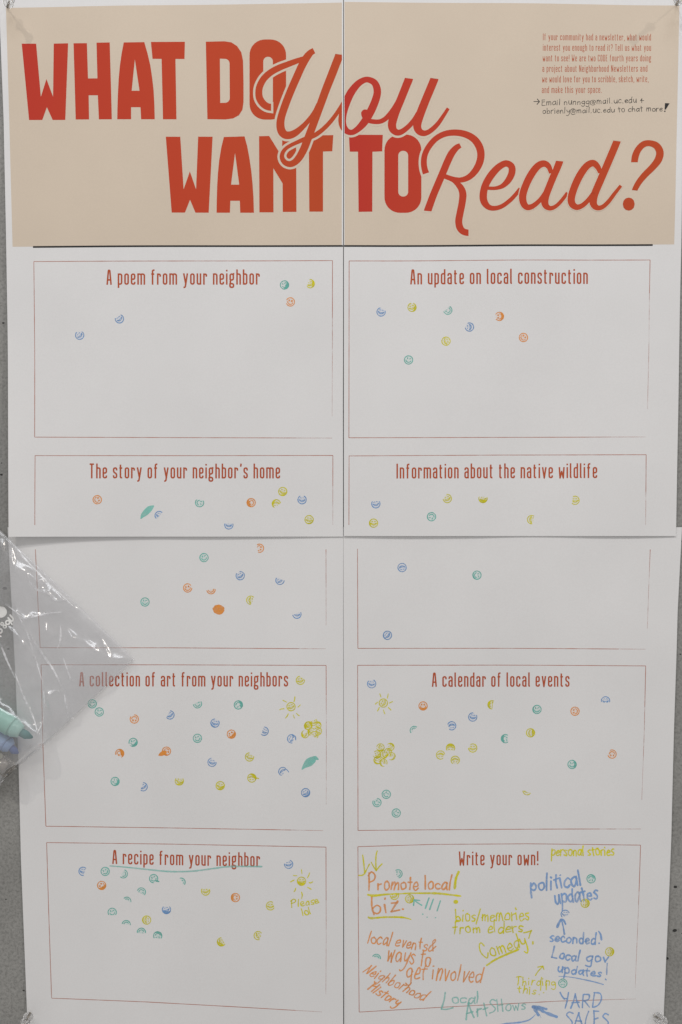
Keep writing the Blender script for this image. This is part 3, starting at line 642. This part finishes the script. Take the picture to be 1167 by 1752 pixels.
# ------------------------------------------------------------------ handwriting (own single-stroke hand)
HW = {
 'a': (8, "8,8 5,10 1,7 1,2 4,0 8,5|8,10 8,3 9,0"), 'b': (8, "1,21 1,10 1,0|1,6 5,9.5 8,7 8,2 4,0 1,2"), 'c': (7, "8,8 5,10 1,7 1,2 4,0 8,2"),
 'd': (8, "8,8 5,10 1,7 1,2 4,0 8,4|8.5,21 8,10 8,0"), 'e': (7, "1,5 7,6 6.5,9.5 4,10 1,7 1,2 4,0 8,2"), 'f': (6, "7,19 4,20.5 3,16 3,8 3,-1|0,9 6,10.5"),
 'g': (8, "8,8 5,10 1,7 1,3 4,1 8,4|8,10 8,0 7,-7 4,-9 0,-6"), 'h': (8, "1,21 1,10 1,0|1,6 4,10 7,8 7.5,0"), 'i': (2.5, "1,10 1,0|1,15 1.3,16"),
 'k': (7, "1,20 1,0|7,10 1,4|2,5 7,0"), 'l': (2.5, "1.5,21 1,10 1,0"), 'm': (12, "1,10 1,0|1,6 4,10 6,8 6,0|6,6 9,10 11,8 11.5,0"), 'n': (8, "1,10 1,0|1,6 4,10 7,8 7.5,0"),
 'o': (8, "5,10 1,8 1,2 4,0 8,2 8,8 5,10"), 'p': (8, "1,10 1,0 1,-10|1,7 5,10 8,7 8,2 4,0 1,2"), 'r': (6, "1,10 1,0|1,6 3,9 6.5,10"), 's': (6.5, "7,9 4,10 1,8 3,5.5 6.5,3 5,0 0.5,1"),
 't': (6, "3,18 3,8 4,0|0,10.5 6.5,11.5"), 'u': (8, "1,10 1,3 4,0 7,3 8,10|8,10 8.5,0"), 'v': (7, "1,10 4,0|4,0 7.5,10"), 'w': (11, "1,10 3,0|3,0 6,8|6,8 8,0|8,0 11,11"),
 'y': (8, "1,10 2,4 5,3 8,7|8.5,10 7,-4 3,-10 0,-8"), 'z': (7, "1,9 8,10|8,10 1,0|1,0 9,1"), 'P': (11, "2,20 1,10 1,-1|0,17 6,22 11,17 8,11 1,9"),
 'L': (10, "3,22 1.5,12 0,2|0,1 9,0.5"), 'C': (10, "9,17 6,22 2,20 0,10 3,2 7,0 10,6"), 'A': (11, "0,0 2.5,10 5,21|5,21 8,10 11,0|1,8 10,9"), 'S': (10, "10,20 5,22 1,18 5,12 9,7 7,1 0,0"),
 'H': (10, "1,21 1,0|9,21 9,0|1,10 9,11"), 'Y': (11, "0,22 2,17 6,13|10,22 9,10 8,-1|6,13 9,13"), 'R': (10, "1,22 1,10 1,0|1,22 8,21 8,13 2,11|3,11 9,0"), 'D': (10, "1,22 1,10 1,0|1,22 8,20 10,11 7,2 1,0"),
 'T': (9, "0,20 5,20.5 10,20|4.5,20 4.5,10 4,0"), 'E': (9, "1,22 1,10 1,0|1,22 8,22|1,11 7,12|1,0 9,0"), 'N': (10, "0,0 3,18|3,18 7,1|7,1 11,20"), '.': (3, "1,0.5 1.3,0"), ',': (3, "1,1 0,-3"),
 '/': (5, "5,20 -1,-3"), '&': (11, "10,1 5,9 3,15 6,19 8,15 2,7 2,1 6,0 11,8"), '+': (8, "4,12 4,0|0,6 9,6|1,6 4,12"), '!': (3, "2,20 1,6|1,1 1.2,0.5"),
 '@': (13, "8,3 5,3 5,8 9,9 9,3 12,3 13,9 8,13 1,10 1,0 6,-4 12,-2"),
}
def write(sheet, text, a, b, xh, c, w, slant=0.0, label=None, jit=0.5, seed=1, cap_k=1.0, name='handwriting', tall=1.0):
    rd = random.Random(seed); x = 0; items = []
    for ch in text:
        if ch == ' ': x += 7; continue
        gw, g = HW[ch]; items.append((x, ch, g)); x += gw+3.2
    total = x-3.2; ux, uy = (b[0]-a[0])/total, (b[1]-a[1])/total
    L = math.hypot(ux, uy); dx, dy = ux/L, uy/L; ky = xh/10; lst = []
    for gx, ch, g in items:
        jy = rd.uniform(-jit, jit)*1.3; js = rd.uniform(.88, 1.12); jr = rd.uniform(-.09, .09)*jit*2
        for st in g.split('|'):
            pts = []
            for t in st.split():
                u, v = map(float, t.split(',')); u += rd.uniform(-.8, .8)*jit*1.9; v += rd.uniform(-.9, .9)*jit*1.9; v = v*ky*js
                if v < 0: v *= min(1, tall+0.3)
                if v > xh*1.15: v = xh*1.15+(v-xh*1.15)*tall
                u = u*L+v*(slant+jr); s0 = gx*L+u
                pts.append((a[0]+dx*s0+dy*(v+jy), a[1]+dy*s0-dx*(v+jy)))
            lst.append(pts)
    if w > 1.5: w *= 1.08
    return strokes(sheet, name, lst, c, label or ('%s handwriting reading %s' % (CNAME[c], text)), w)
write(BR, "Promote local", (630.5, 1522.5), (770.5, 1522), 12.5, 'o', 2.6, 0.06, seed=2)
write(BR, "biz.", (637, 1564), (692, 1557), 14, 'o', 2.8, 0.05, seed=3)
write(BR, "bios/memories", (779.5, 1577.5), (905, 1574), 11.8, 'y', 2.0, 0.02, seed=4)
write(BR, "from elders", (775, 1597.5), (894, 1595), 10.5, 'y', 2.1, 0.02, seed=5)
write(BR, "Comedy", (827, 1642), (902, 1617), 13, 'y', 2.1, -0.05, seed=6, tall=0.8)
write(BR, "local events&", (628.5, 1612.5), (742, 1629), 11.5, 'o', 2.1, 0.14, seed=7, tall=0.8)
write(BR, "ways to", (661, 1644), (735, 1654), 17, 'o', 2.3, 0.12, seed=8, tall=0.5)
write(BR, "get involved", (695, 1674), (822, 1681.5), 17, 'o', 2.2, 0.12, seed=9, tall=0.5)
write(BR, "Neighborhood", (621, 1664), (723, 1713), 10, 'o', 2.0, 0.32, seed=10, tall=0.85, label='orange slanting handwriting reading Neighborhood')
write(BR, "History", (629, 1692), (679, 1722), 9.5, 'o', 2.2, 0.3, seed=11, tall=0.6)
write(BR, "ocal", (773, 1717), (819, 1717), 10.5, 'p', 2.3, 0.03, seed=12, label='teal handwriting reading Local')
write(BR, "Art", (797, 1744), (835, 1738), 12, 'p', 2.6, 0.08, seed=13, cap_k=1.2)
write(BR, "SHows", (838, 1733), (899, 1726), 9.5, 'p', 2.0, 0.05, seed=14)
write(BR, "political", (908, 1525), (994, 1514), 14, 'b', 3.0, 0.06, seed=15, tall=0.75)
write(BR, "updates", (949.5, 1546), (1022, 1537), 14, 'b', 2.9, 0.05, seed=16, tall=0.6)
write(BR, "seconded", (940, 1611), (1018, 1615), 9.5, 'b', 2.5, 0.0, seed=17, tall=0.9)
write(BR, "Local", (944, 1638.5), (990, 1645), 9, 'b', 2.5, 0.0, seed=18)
write(BR, "gov", (1003, 1645), (1039, 1646), 9.5, 'b', 2.5, 0.08, seed=19)
write(BR, "updates", (953, 1663), (1028, 1671), 8.5, 'b', 2.5, 0.0, seed=20, tall=0.6)
write(BR, "Thirding", (883, 1685.5), (950, 1686), 7.5, 'y', 1.7, 0.02, seed=21, tall=0.8)
write(BR, "this", (886, 1699.5), (916, 1701), 7.5, 'y', 1.7, 0.02, seed=22, tall=0.7)
write(BR, "YARD", (957, 1725), (1027, 1722), 10.8, 'b', 2.3, 0.06, seed=23)
write(BR, "SALES", (968, 1757), (1041, 1757), 11, 'b', 2.2, 0.05, seed=24)
write(BR, "personal stories", (943, 1463.5), (1050, 1463), 9.8, 'y', 2.2, 0.03, seed=25, tall=0.5)
write(BL, "Please", (499, 1551.5), (545, 1545), 6.8, 'y', 1.8, 0.05, seed=26, tall=0.8)
write(BL, "lol", (518, 1566), (532, 1562.5), 7, 'y', 1.8, -0.1, seed=27, tall=0.6)
write(TR, "Email nunngg@mail.uc.edu +", (926.5, 180.8), (1100, 176.5), 5.8, 'k', 0.95, 0.03, seed=28, tall=0.55, jit=0.3)
write(TR, "obrienly@mail.uc.edu to chat more", (928, 195), (1132, 191.5), 5.6, 'k', 0.95, 0.03, seed=29, tall=0.6, jit=0.3)
strokes(TR, 'ink_arrow', q((910,50), 4.8625, [[(15,605),(60,605)],[(45,585),(62,605)],[(62,605),(42,628)]]), 'k', 'small black ink arrow', 1.3)
B = ([], []); V, F = B
V += [(910+a/4.8625, 50+b_/4.8625, 0.00014) for a, b_ in ((1103,620),(1142,622),(1110,674),(1100,674))]; F.append((0,1,2,3)); disc(B, 910+1102/4.8625, 50+688/4.8625, 1.3, 1.3, 0.00014)
TR.emit('exclamation_mark', V, F, BLACK, label='solid black exclamation mark')
z1 = ((610,1450), 6.142)
strokes(BR, 'ink_arrow', q(*z1, [[(65,80),(72,130),(80,200),(88,275)],[(135,175),(90,262),(62,290),(28,292)]]), 'y', 'yellow arrow with a curled left barb', 2.3)
strokes(BR, 'ink_arrow', q(*z1, [[(218,35),(206,80),(203,160),(207,238)],[(155,155),(180,200),(207,242)],[(207,242),(240,200),(268,172)]]), 'y', 'yellow arrow pointing down', 2.3)
strokes(BR, 'exclamation_mark', q(*z1, [[(1073,258),(1045,330),(1032,430)],[(1038,573,7.5),(1043,573,8),(1048,573,7.5)]]), 'y', 'thick yellow exclamation mark', 4.4)
strokes(BR, 'underline', q(*z1, [[(122,496,3.5),(180,506,4.2),(300,494,3.2),(420,486,2.2)]]), 'y', 'yellow underline', 3)
strokes(BR, 'underline', q(*z1, [[(420,490,2.2),(560,482,2.6),(700,482,3.0),(850,484,3.6),(1000,500,3.2),(1095,512,2.6)]]), 'y', 'pale yellow underline', 3)
strokes(BR, 'underline', q(*z1, [[(125,733,3),(160,743,3.6),(300,733,3),(480,736,3.2),(572,758,2.2)]]), 'y', 'yellow underline', 3)
strokes(BR, 'ink_arrow', q(*z1, [[(600,610),(605,552)],[(605,552),(665,558)],[(605,552),(640,580),(685,608)]]), 't', 'small teal arrow', 2.2)
strokes(BR, 'exclamation_marks', q(*z1, [[(762,532),(725,640)],[(808,545),(770,652)],[(882,563),(848,668)],[(697,703)],[(743,735)],[(831,740)]]), 't', 'three teal exclamation marks', 2.5)
z2 = ((740,1540), 6.142)
strokes(BR, 'comma', q(*z2, [[(960,343),(1000,335),(1040,320)],[(1040,320),(1025,355),(1013,400)]]), 'y', None, 2.4)
strokes(BR, 'ink_dot', q(*z2, [[(1055,440),(1055,460)]]), 'y', None, 3.0)
strokes(BR, 'underline', q(*z2, [[(572,688,3.0),(650,635,3.4),(740,590,3.4),(820,555,3.6),(905,520,3.4)]]), 'y', 'heavy yellow underline', 3)
strokes(BR, 'handwriting', q(*z2, [[(135,975,2.6),(122,1060),(95,1145)],[(95,1150),(150,1152),(215,1135)]]), 'p', 'tall teal letter L', 2.8)
z3 = ((890,1470), 6.483)
strokes(BR, 'ink_arrow', q(*z3, [[(412,748,4),(430,705,4.5),(452,668,3.5)],[(452,668),(480,675),(503,718)],[(458,672,2.6),(475,740,2.8),(490,828,3.0)]]), 'b', 'blue arrow pointing up', 3.2)
strokes(BR, 'exclamation_mark', q(*z3, [[(868,796,2.2),(890,830,3),(900,888,3.6)],[(873,930,2.8),(875,930,2.8)]]), 'b', None, 3.0)
z4 = ((870,1590), 5.835)
strokes(BR, 'exclamation_mark', q(*z4, [[(985,338,2.2),(981,400),(980,450)],[(968,496),(974,503)]]), 'b', None, 2.4)
strokes(BR, 'underline', q(*z4, [[(500,468,0.8),(600,474,1.4),(700,490,1.6),(850,522,2.2),(945,549,1.9)]]), 'b', 'thin blue underline', 1.8)
strokes(BR, 'ink_arrow', q(*z4, [[(270,460),(300,415),(345,370)],[(293,378),(345,366)],[(345,366),(353,400)]]), 'y', 'small yellow arrow', 2.0)
strokes(BR, 'exclamation_marks', q(*z4, [[(325,560),(320,610)],[(380,545),(376,605)],[(304,650),(307,650)],[(350,633),(352,633)]]), 'y', None, 1.9)
strokes(BR, 'ink_arrow', q(*z4, [[(245,775,4.5),(310,780,5.2),(378,796,4.0)],[(250,775,5.5),(272,810,6),(298,855,4.2)],[(270,782,4.6),(380,835,4.8),(480,872,4.8)]]), 'b', 'big blue arrow pointing up left', 4.8)
strokes(BR, 'ink_tail', q(*z4, [[(270,850,0.8),(235,885,1.6),(190,912,2.2),(100,932,2.6),(-20,944,2.4),(-130,965,2.2)],[(312,850,.6),(325,885,.7)]]), 'b', 'thin blue sweeping stroke', 1.8)
strokes(BL, 'underline', [[(188,1481.5,1.8),(215,1483.6,2.4),(250,1487.2,2.6),(290,1490.8,2.8),(330,1490,2.8),(370,1484.8,2.8),(395,1482,3.0),(448,1482,2.6)]], 'p', 'pale teal underline', 2.6)

# ------------------------------------------------------------------ push pins
def lathe(profile, n=28):
    V, F = [], []
    for (t, r) in profile:
        for i in range(n):
            a = 2*math.pi*i/n; V.append((r*math.cos(a), r*math.sin(a), t))
    for j in range(len(profile)-1):
        for i in range(n):
            F.append((j*n+i, j*n+(i+1) % n, (j+1)*n+(i+1) % n, (j+1)*n+i))
    F.append(tuple(range(n-1, -1, -1))); F.append(tuple(range((len(profile)-1)*n, len(profile)*n)))
    return V, F
def axis_mat(p0, p1):
    return Vector(p0), (Vector(p1)-Vector(p0)).normalized().to_track_quat('Z', 'Y')
mm = 0.001
def pin(label, tip, head, needle):
    t0, qt = axis_mat(tip, head)
    root = empty('push_pin', tip, label, 'push pin', 'clear push pins at the poster corners')
    n0 = needle
    prof = [(n0, .9), (n0+.3, 2.6), (n0+.7, 3.9), (n0+1.5, 4.2), (n0+2.2, 3.9), (n0+3.0, 2.7), (n0+4.2, 2.1), (n0+6.6, 2.0), (n0+8.2, 2.4), (n0+9.2, 3.3), (n0+10.0, 3.9), (n0+10.9, 4.0), (n0+11.5, 3.7), (n0+11.6, 3.0)]
    V, F = lathe([(a*mm, b*mm) for a, b in prof]); obj('pin_handle', [t0+qt@Vector(v) for v in V], F, PINCLEAR, root, smooth=True)
    V, F = lathe([(-1.5*mm, .1*mm), (1*mm, .5*mm), ((n0+5)*mm, .55*mm)], 12); obj('needle', [t0+qt@Vector(v) for v in V], F, STEEL, root, smooth=True)
pin('clear push pin in the top left corner, casting a long shadow on beige', W(12.5, 13.5, .0022), W(17.5, -4, .023), 9.5)
pin('clear push pin in the top right corner above the paragraph of red text', W(1157, 9, .0018), W(1164.5, -7, .026), 12)
pin('clear push pin low on the left edge beside bare concrete', W(52, 1733, .0012), W(43, 1750, .017), 5.0)
pin('clear push pin at the bottom right corner under the handwriting', W(1123, 1740, .0016), W(1136, 1747.5, .0145), 1.2)

# ------------------------------------------------------------------ marker pens in the bag
def cyl_along(name, parent, p0, p1, prof, mat, n=32, flat=None):
    """prof = [(t along p0->p1 in 0..1, radius m)]"""
    a, b = Vector(p0), Vector(p1); L = (b-a).length; qt = (b-a).normalized().to_track_quat('Z', 'Y')
    V, F = lathe([(t*L, r) for t, r in prof], n)
    return obj(name, [a+qt@Vector(v) for v in V], F, mat, parent, smooth=True)
TEALB = simple('teal_marker_barrel', (0.33, 0.60, 0.52), 0.35); TEALC = simple('teal_marker_collar', (0.36, 0.60, 0.54), 0.3); TEALN = simple('teal_marker_nib', (0.07, 0.22, 0.22), 0.7)
BLUEB = simple('blue_marker_barrel', (0.33, 0.45, 0.68), 0.35); BLUEC = simple('blue_marker_collar', (0.26, 0.37, 0.60), 0.3); BLUEN = simple('blue_marker_nib', (0.10, 0.15, 0.36), 0.7)
OLIVEB = simple('olive_marker_barrel', (0.55, 0.56, 0.47), 0.3); OLIVEC = simple('grey_marker_cap', (0.40, 0.37, 0.35), 0.25); INKBLACK = simple('black_marker_print', (0.03, 0.04, 0.04), 0.6)
def marker(label, end, joint, collar, tip, r, h, mats, marks=()):
    """points in survey coordinates at stand-off h; end lies outside the picture"""
    E, J, Cc, T = W(*end, h), W(*joint, h), W(*collar, h), W(*tip, h)
    root = empty('marker_pen', E, label, 'marker pen', 'marker pens in the clear bag')
    cyl_along('barrel', root, E, J, [(0, r*.6), (.012, r*.95), (.02, r), (.985, r), (1, r*.97)], mats[0])
    cyl_along('collar', root, J, Cc, [(0, r*.93), (.45, r*.88), (.8, r*.72), (1, r*.62)], mats[1])
    # chisel nib
    a, b = Cc, T; L = (b-a).length; qt = (b-a).normalized().to_track_quat('Z', 'Y'); rr = r*.42
    V = []
    for z in (0.0, 0.55*L):
        for i in range(16):
            t = 2*math.pi*i/16; V.append(a+qt@Vector((rr*math.cos(t), rr*math.sin(t), z)))
    for i in range(16):
        t = 2*math.pi*i/16; u, v = rr*math.cos(t), rr*math.sin(t)
        V.append(a+qt@Vector((u*.8, v*.5, L*(0.82+0.22*math.cos(t)))))
    F = [(j*16+i, j*16+(i+1) % 16, (j+1)*16+(i+1) % 16, (j+1)*16+i) for j in range(2) for i in range(16)]+[tuple(range(32, 48))]
    obj('nib', V, F, mats[2], root, smooth=True)
    ax = (J-E).normalized()
    cyl_along('ring', root, J-ax*0.0012, J-ax*0.0004, [(0, r*1.0), (.2, r*1.03), (.8, r*1.03), (1, r*1.0)], mats[1])
    for q_ in range(14):
        t_ = 2*math.pi*q_/14; qz = ax.to_track_quat('Z', 'Y'); o1 = qz@Vector((math.cos(t_), math.sin(t_), 0))*r*.89
        cyl_along('grip_rib', root, J+o1+ax*0.0006, J+o1*.98+(Cc-J)*.42, [(0, r*.035), (.5, r*.05), (1, r*.03)], mats[1], n=8)
    for pts in marks:
        V, F = [], []
        for (x, y) in pts:
            # project onto the barrel's near side
            ax = (J-E).normalized(); p = W(x, y, h); s0 = (p-E).dot(ax); foot = E+ax*s0; off = p-foot; d = min(off.length, r*.95)
            V.append(foot+off.normalized()*d+Vector((0, -1, 0))*(math.sqrt(max(0, r*r-d*d))+0.0002))
        F = [tuple(range(len(V)))]
        obj('barrel_print', V, F, INKBLACK, root)
    return root
marker('teal marker pen in the clear bag, the top one of the three', (-190, 1117), (20, 1243), (36, 1252.5), (54, 1263), 16.5*S, 0.0135, (TEALB, TEALC, TEALN),
       marks=[[(-1,1224),(2.6,1224.5),(2.8,1226.5),(0,1227)], [(0.4,1218.5),(1.6,1218),(1.4,1219.8),(0.2,1220.4)]])
marker('blue marker pen below the teal one in the clear bag', (-200, 1136), (10, 1272), (19, 1279), (30, 1290), 14.5*S, 0.0095, (BLUEB, BLUEC, BLUEN))
r3 = empty('marker_pen', W(-180, 1170, .013), 'pale olive marker pen with a clear cap, lowest in the bag', 'marker pen', 'marker pens in the clear bag')
cyl_along('barrel', r3, W(-180, 1172, .013), W(-2, 1304, .013), [(0, 8*S), (.01, 13*S), (1, 13*S)], OLIVEB)
CAP = clear_plastic('clear_marker_cap', (0.93, 0.91, 0.88), 0.35, (0.93, 0.91, 0.88))
cyl_along('cap', r3, W(-10, 1298, .013), W(20, 1320, .013), [(0, 14.6*S), (.8, 14.4*S), (.92, 13.2*S), (1, 10.5*S)], CAP)
cyl_along('cap_core', r3, W(-2, 1304, .013), W(10, 1313, .013), [(0, 9*S), (.9, 8*S), (1, 5*S)], OLIVEC)

# ------------------------------------------------------------------ clear bag
BAGO = [(-60, 851), (15, 921), (230, 1127), (152, 1201), (76, 1272), (52, 1290), (29, 1309), (13, 1322), (-4, 1352), (-60, 1420), (-300, 1200)]
def seg_d(p, a, b):
    vx, vy = b[0]-a[0], b[1]-a[1]; t = max(0, min(1, ((p[0]-a[0])*vx+(p[1]-a[1])*vy)/(vx*vx+vy*vy)))
    return math.hypot(p[0]-a[0]-t*vx, p[1]-a[1]-t*vy)
def inside(p, P):
    r = False; j = len(P)-1
    for i in range(len(P)):
        if (P[i][1] > p[1]) != (P[j][1] > p[1]) and p[0] < (P[j][0]-P[i][0])*(p[1]-P[i][1])/(P[j][1]-P[i][1])+P[i][0]: r = not r
        j = i
    return r
CREASE = [([(9,1034),(22,1043),(34,1052),(41,1058),(60,1054),(85,1049),(106,1047)], 1.4, 3.2), ([(47,984),(52,996),(64,1009),(78,1013),(95,1027),(116,1026)], 1.5, 3.2), ([(36,951),(63,977),(84,999),(104,1017),(125,1037)], 1.0, 4), ([(52,1085),(62,1102),(77,1125),(92,1147),(106,1176)], 1.5, 3.2),
          ([(98,1110),(103,1095),(104,1070)], 1.3, 3.5), ([(108,1125),(116,1148),(124,1169)], 1.0, 3), ([(109,1180),(113,1205),(119,1232)], 1.1, 3), ([(64,993),(80,990),(92,996)], 1.0, 3), ([(25,1150),(40,1190),(58,1230),(64,1255)], 1.2, 4), ([(64,1255),(74,1230),(76,1200),(72,1160)], 1.0, 4),
          ([(84,1188),(95,1180),(104,1184)], 1.4, 4), ([(30,1050),(45,1080),(56,1110),(72,1165)], 1.2, 6), ([(0,1100),(12,1130),(26,1160)], 1.5, 5)]
PENS = [((-190,1117),(54,1263), 16.5), ((-200,1136),(30,1290), 14.5), ((-180,1172),(20,1320), 14)]
FOLDS = [(84,1196,1.15,26,9,.0042), (78,1085,1.45,22,9,.0032), (60,992,.8,22,7,.003), (104,1020,.75,20,6,.0026), (45,1120,1.2,30,8,.003), (120,1090,.5,18,8,.0022), (50,1225,1.1,24,8,.0026), (112,1200,1.0,22,7,.0022), (20,1090,1.2,26,8,.0025), (160,1110,.7,24,8,.0018)]
def film_h(x, y):
    p = (x, y); d = min(seg_d(p, BAGO[i], BAGO[i+1]) for i in range(0, 9))
    e = min(1, d/26); base = 0.0062+0.0040*smooth01(e)+0.004*smooth01(d/90)
    base += 0.0042*noise.noise(Vector((x/55+3, y/70, 1)))*smooth01(d/24)+0.0005*noise.noise(Vector((x/17, y/26, 7)))*smooth01(d/12)
    rid = 1-abs(noise.noise(Vector(((x-y*.35)/26, (y+x*.5)/60, 3)))); base += 0.0016*(rid**4)*smooth01(d/16)
    for pts, amp, wd in CREASE:
        bx = [c[0] for c in pts]; by = [c[1] for c in pts]
        if min(bx)-20 < x < max(bx)+20 and min(by)-20 < y < max(by)+20:
            dd = min(seg_d(p, a, b) for a, b in zip(pts, pts[1:]))
            base += amp*0.0010*math.exp(-dd/wd)
    for (gx, gy, ang, la, lb, amp) in FOLDS:
        ca, sa = math.cos(ang), math.sin(ang); u = (x-gx)*ca+(y-gy)*sa; v = -(x-gx)*sa+(y-gy)*ca
        if abs(u) < 3*la and abs(v) < 3*lb: base += amp*math.exp(-(u/la)**2-(v/lb)**2)
    for a, b, r in PENS:
        dd = seg_d(p, a, b)
        if dd < 60:
            top = (0.0135 + r*S + 0.0008) if r > 15 else 0.0215
            f = smooth01(1-(max(0, dd-r*.55))/(r*1.5)); base = base+(top-base)*f if top > base else base
    edge = smooth01(d/5); return 0.0052+(base-0.0052)*(0.25+0.75*edge)
def film(name, parent, hfun, step=2.0, x0=-70, jag=0.0):
    V, F = [], []; idx = {}
    def vid(i, j):
        k = (i, j)
        if k not in idx:
            x, y = x0+i*step, 850+j*step; idx[k] = len(V); V.append([x, y])
        return idx[k]
    nx, ny = int((236-x0)/step), int(580/step)
    # boundary-fitted rows: each row spans the outline's x-range
    V = []; F = []; rows = []
    y = 853.0
    while y <= 1418:
        xsx = []
        for a, b in zip(BAGO, BAGO[1:]+BAGO[:1]):
            if (a[1] > y) != (b[1] > y): xsx.append(a[0]+(b[0]-a[0])*(y-a[1])/(b[1]-a[1]))
        xr = max(xsx); rows.append((y, max(x0, min(xsx)), xr+(random.uniform(-.7, .7)*jag if y < 1127 else 0))); y += step
    nx = 120
    for (y, a, b) in rows:
        for i in range(nx+1):
            t = (i/nx)**0.9; x = a+(b-a)*t; V.append(W(x, y, hfun(x, y)))
    for j in range(len(rows)-1):
        for i in range(nx):
            k = j*(nx+1)+i; F.append((k, k+nx+1, k+nx+2, k+1))
    return obj(name, V, F, FILM, parent, smooth=True)
bag = empty('plastic_bag', W(0, 1300, .006), 'clear crinkled plastic bag of marker pens hanging over the left edge', 'plastic bag')
film('front_film', bag, film_h, jag=1.0)
film('back_film', bag, lambda x, y: 0.0042 + 0.0009*noise.noise(Vector((x/40, y/50, 9))), step=6)
CREASE_GLINT = ink('painted_crease_glint', (0.90, 0.91, 0.94), 0.0, 0.85, 90)  # painted highlights: pale ribbons stand in for light caught on the creases
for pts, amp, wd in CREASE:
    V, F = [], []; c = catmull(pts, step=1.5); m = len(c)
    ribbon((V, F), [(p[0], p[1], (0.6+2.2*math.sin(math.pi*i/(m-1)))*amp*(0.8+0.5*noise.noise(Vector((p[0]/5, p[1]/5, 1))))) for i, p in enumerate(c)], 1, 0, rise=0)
    obj('crease_glint', [W(x, y, film_h(x, y)+.0003) for x, y, z in V], F, CREASE_GLINT, bag)
# welded seam along the lower edge and the serrated mouth edge
SEAM = clear_plastic('bag_seam_plastic', (0.93, 0.92, 0.92), 0.22)
V, F = [], []
sp = catmull([(229,1127),(190,1165),(152,1201),(112,1239),(76,1271),(52,1290),(30,1308),(14,1321),(4,1338)], step=4)
for i, (x, y) in enumerate(sp):
    a = sp[max(0, i-1)]; b = sp[min(len(sp)-1, i+1)]; l = math.hypot(b[0]-a[0], b[1]-a[1]); n_ = (-(b[1]-a[1])/l, (b[0]-a[0])/l)
    for o_, hh in ((-3.6, .0062), (-1.8, .0071), (0.4, .0058)): V.append(W(x-n_[0]*o_*-1, y-n_[1]*o_*-1, hh))
for i in range(len(sp)-1):
    for k in range(2): q0 = i*3+k; F.append((q0, q0+3, q0+4, q0+1))
obj('seam', V, F, SEAM, bag, smooth=True)
def bagprint(name, lst, w, closed=False):
    V, F = [], []; V2 = []
    ribbon((V, F), lst, w, 0, closed=closed, cap=not closed, rise=0)
    obj(name, [W(x, y, film_h(x, y)+0.0007+z) for x, y, z in V], F, BAGPRINT, bag)
V, F = [], []; disc((V, F), 0.5, 1047, 11.5, 10, 0, n=32); obj('printed_disc', [W(x, y, film_h(x, y)+.0008) for x, y, z in V], F, BAGPRINT, bag)
bagprint('printed_letter', fillet([(17.5,1052.5),(23.5,1059.5),(19.8,1063.4),(14,1057)], 2, False, 4), 3.0)
bagprint('printed_letter', [(13.2+3.4*math.cos(t*.628), 1065+3.4*math.sin(t*.628)) for t in range(10)], 2.6, True)
bagprint('printed_letter', [(14.4,1057.8),(17.5,1063),(20.5,1068.2)], 2.4)
bagprint('printed_letter', [(3.6+2.3*math.cos(t*.785), 1067.4+2.3*math.sin(t*.785)) for t in range(8)], 2.2, True)
bagprint('printed_letter', [(8.3+2.6*math.cos(t*.785), 1072+2.6*math.sin(t*.785)) for t in range(8)], 2.4, True)
bagprint('printed_letter', [(0.0+3.6*math.cos(t*.628), 1079.5+3.6*math.sin(t*.628)) for t in range(10)], 3.0, True)
bagprint('printed_letter', [(0.2,1088.2),(1.4,1088.8)], 3.0)
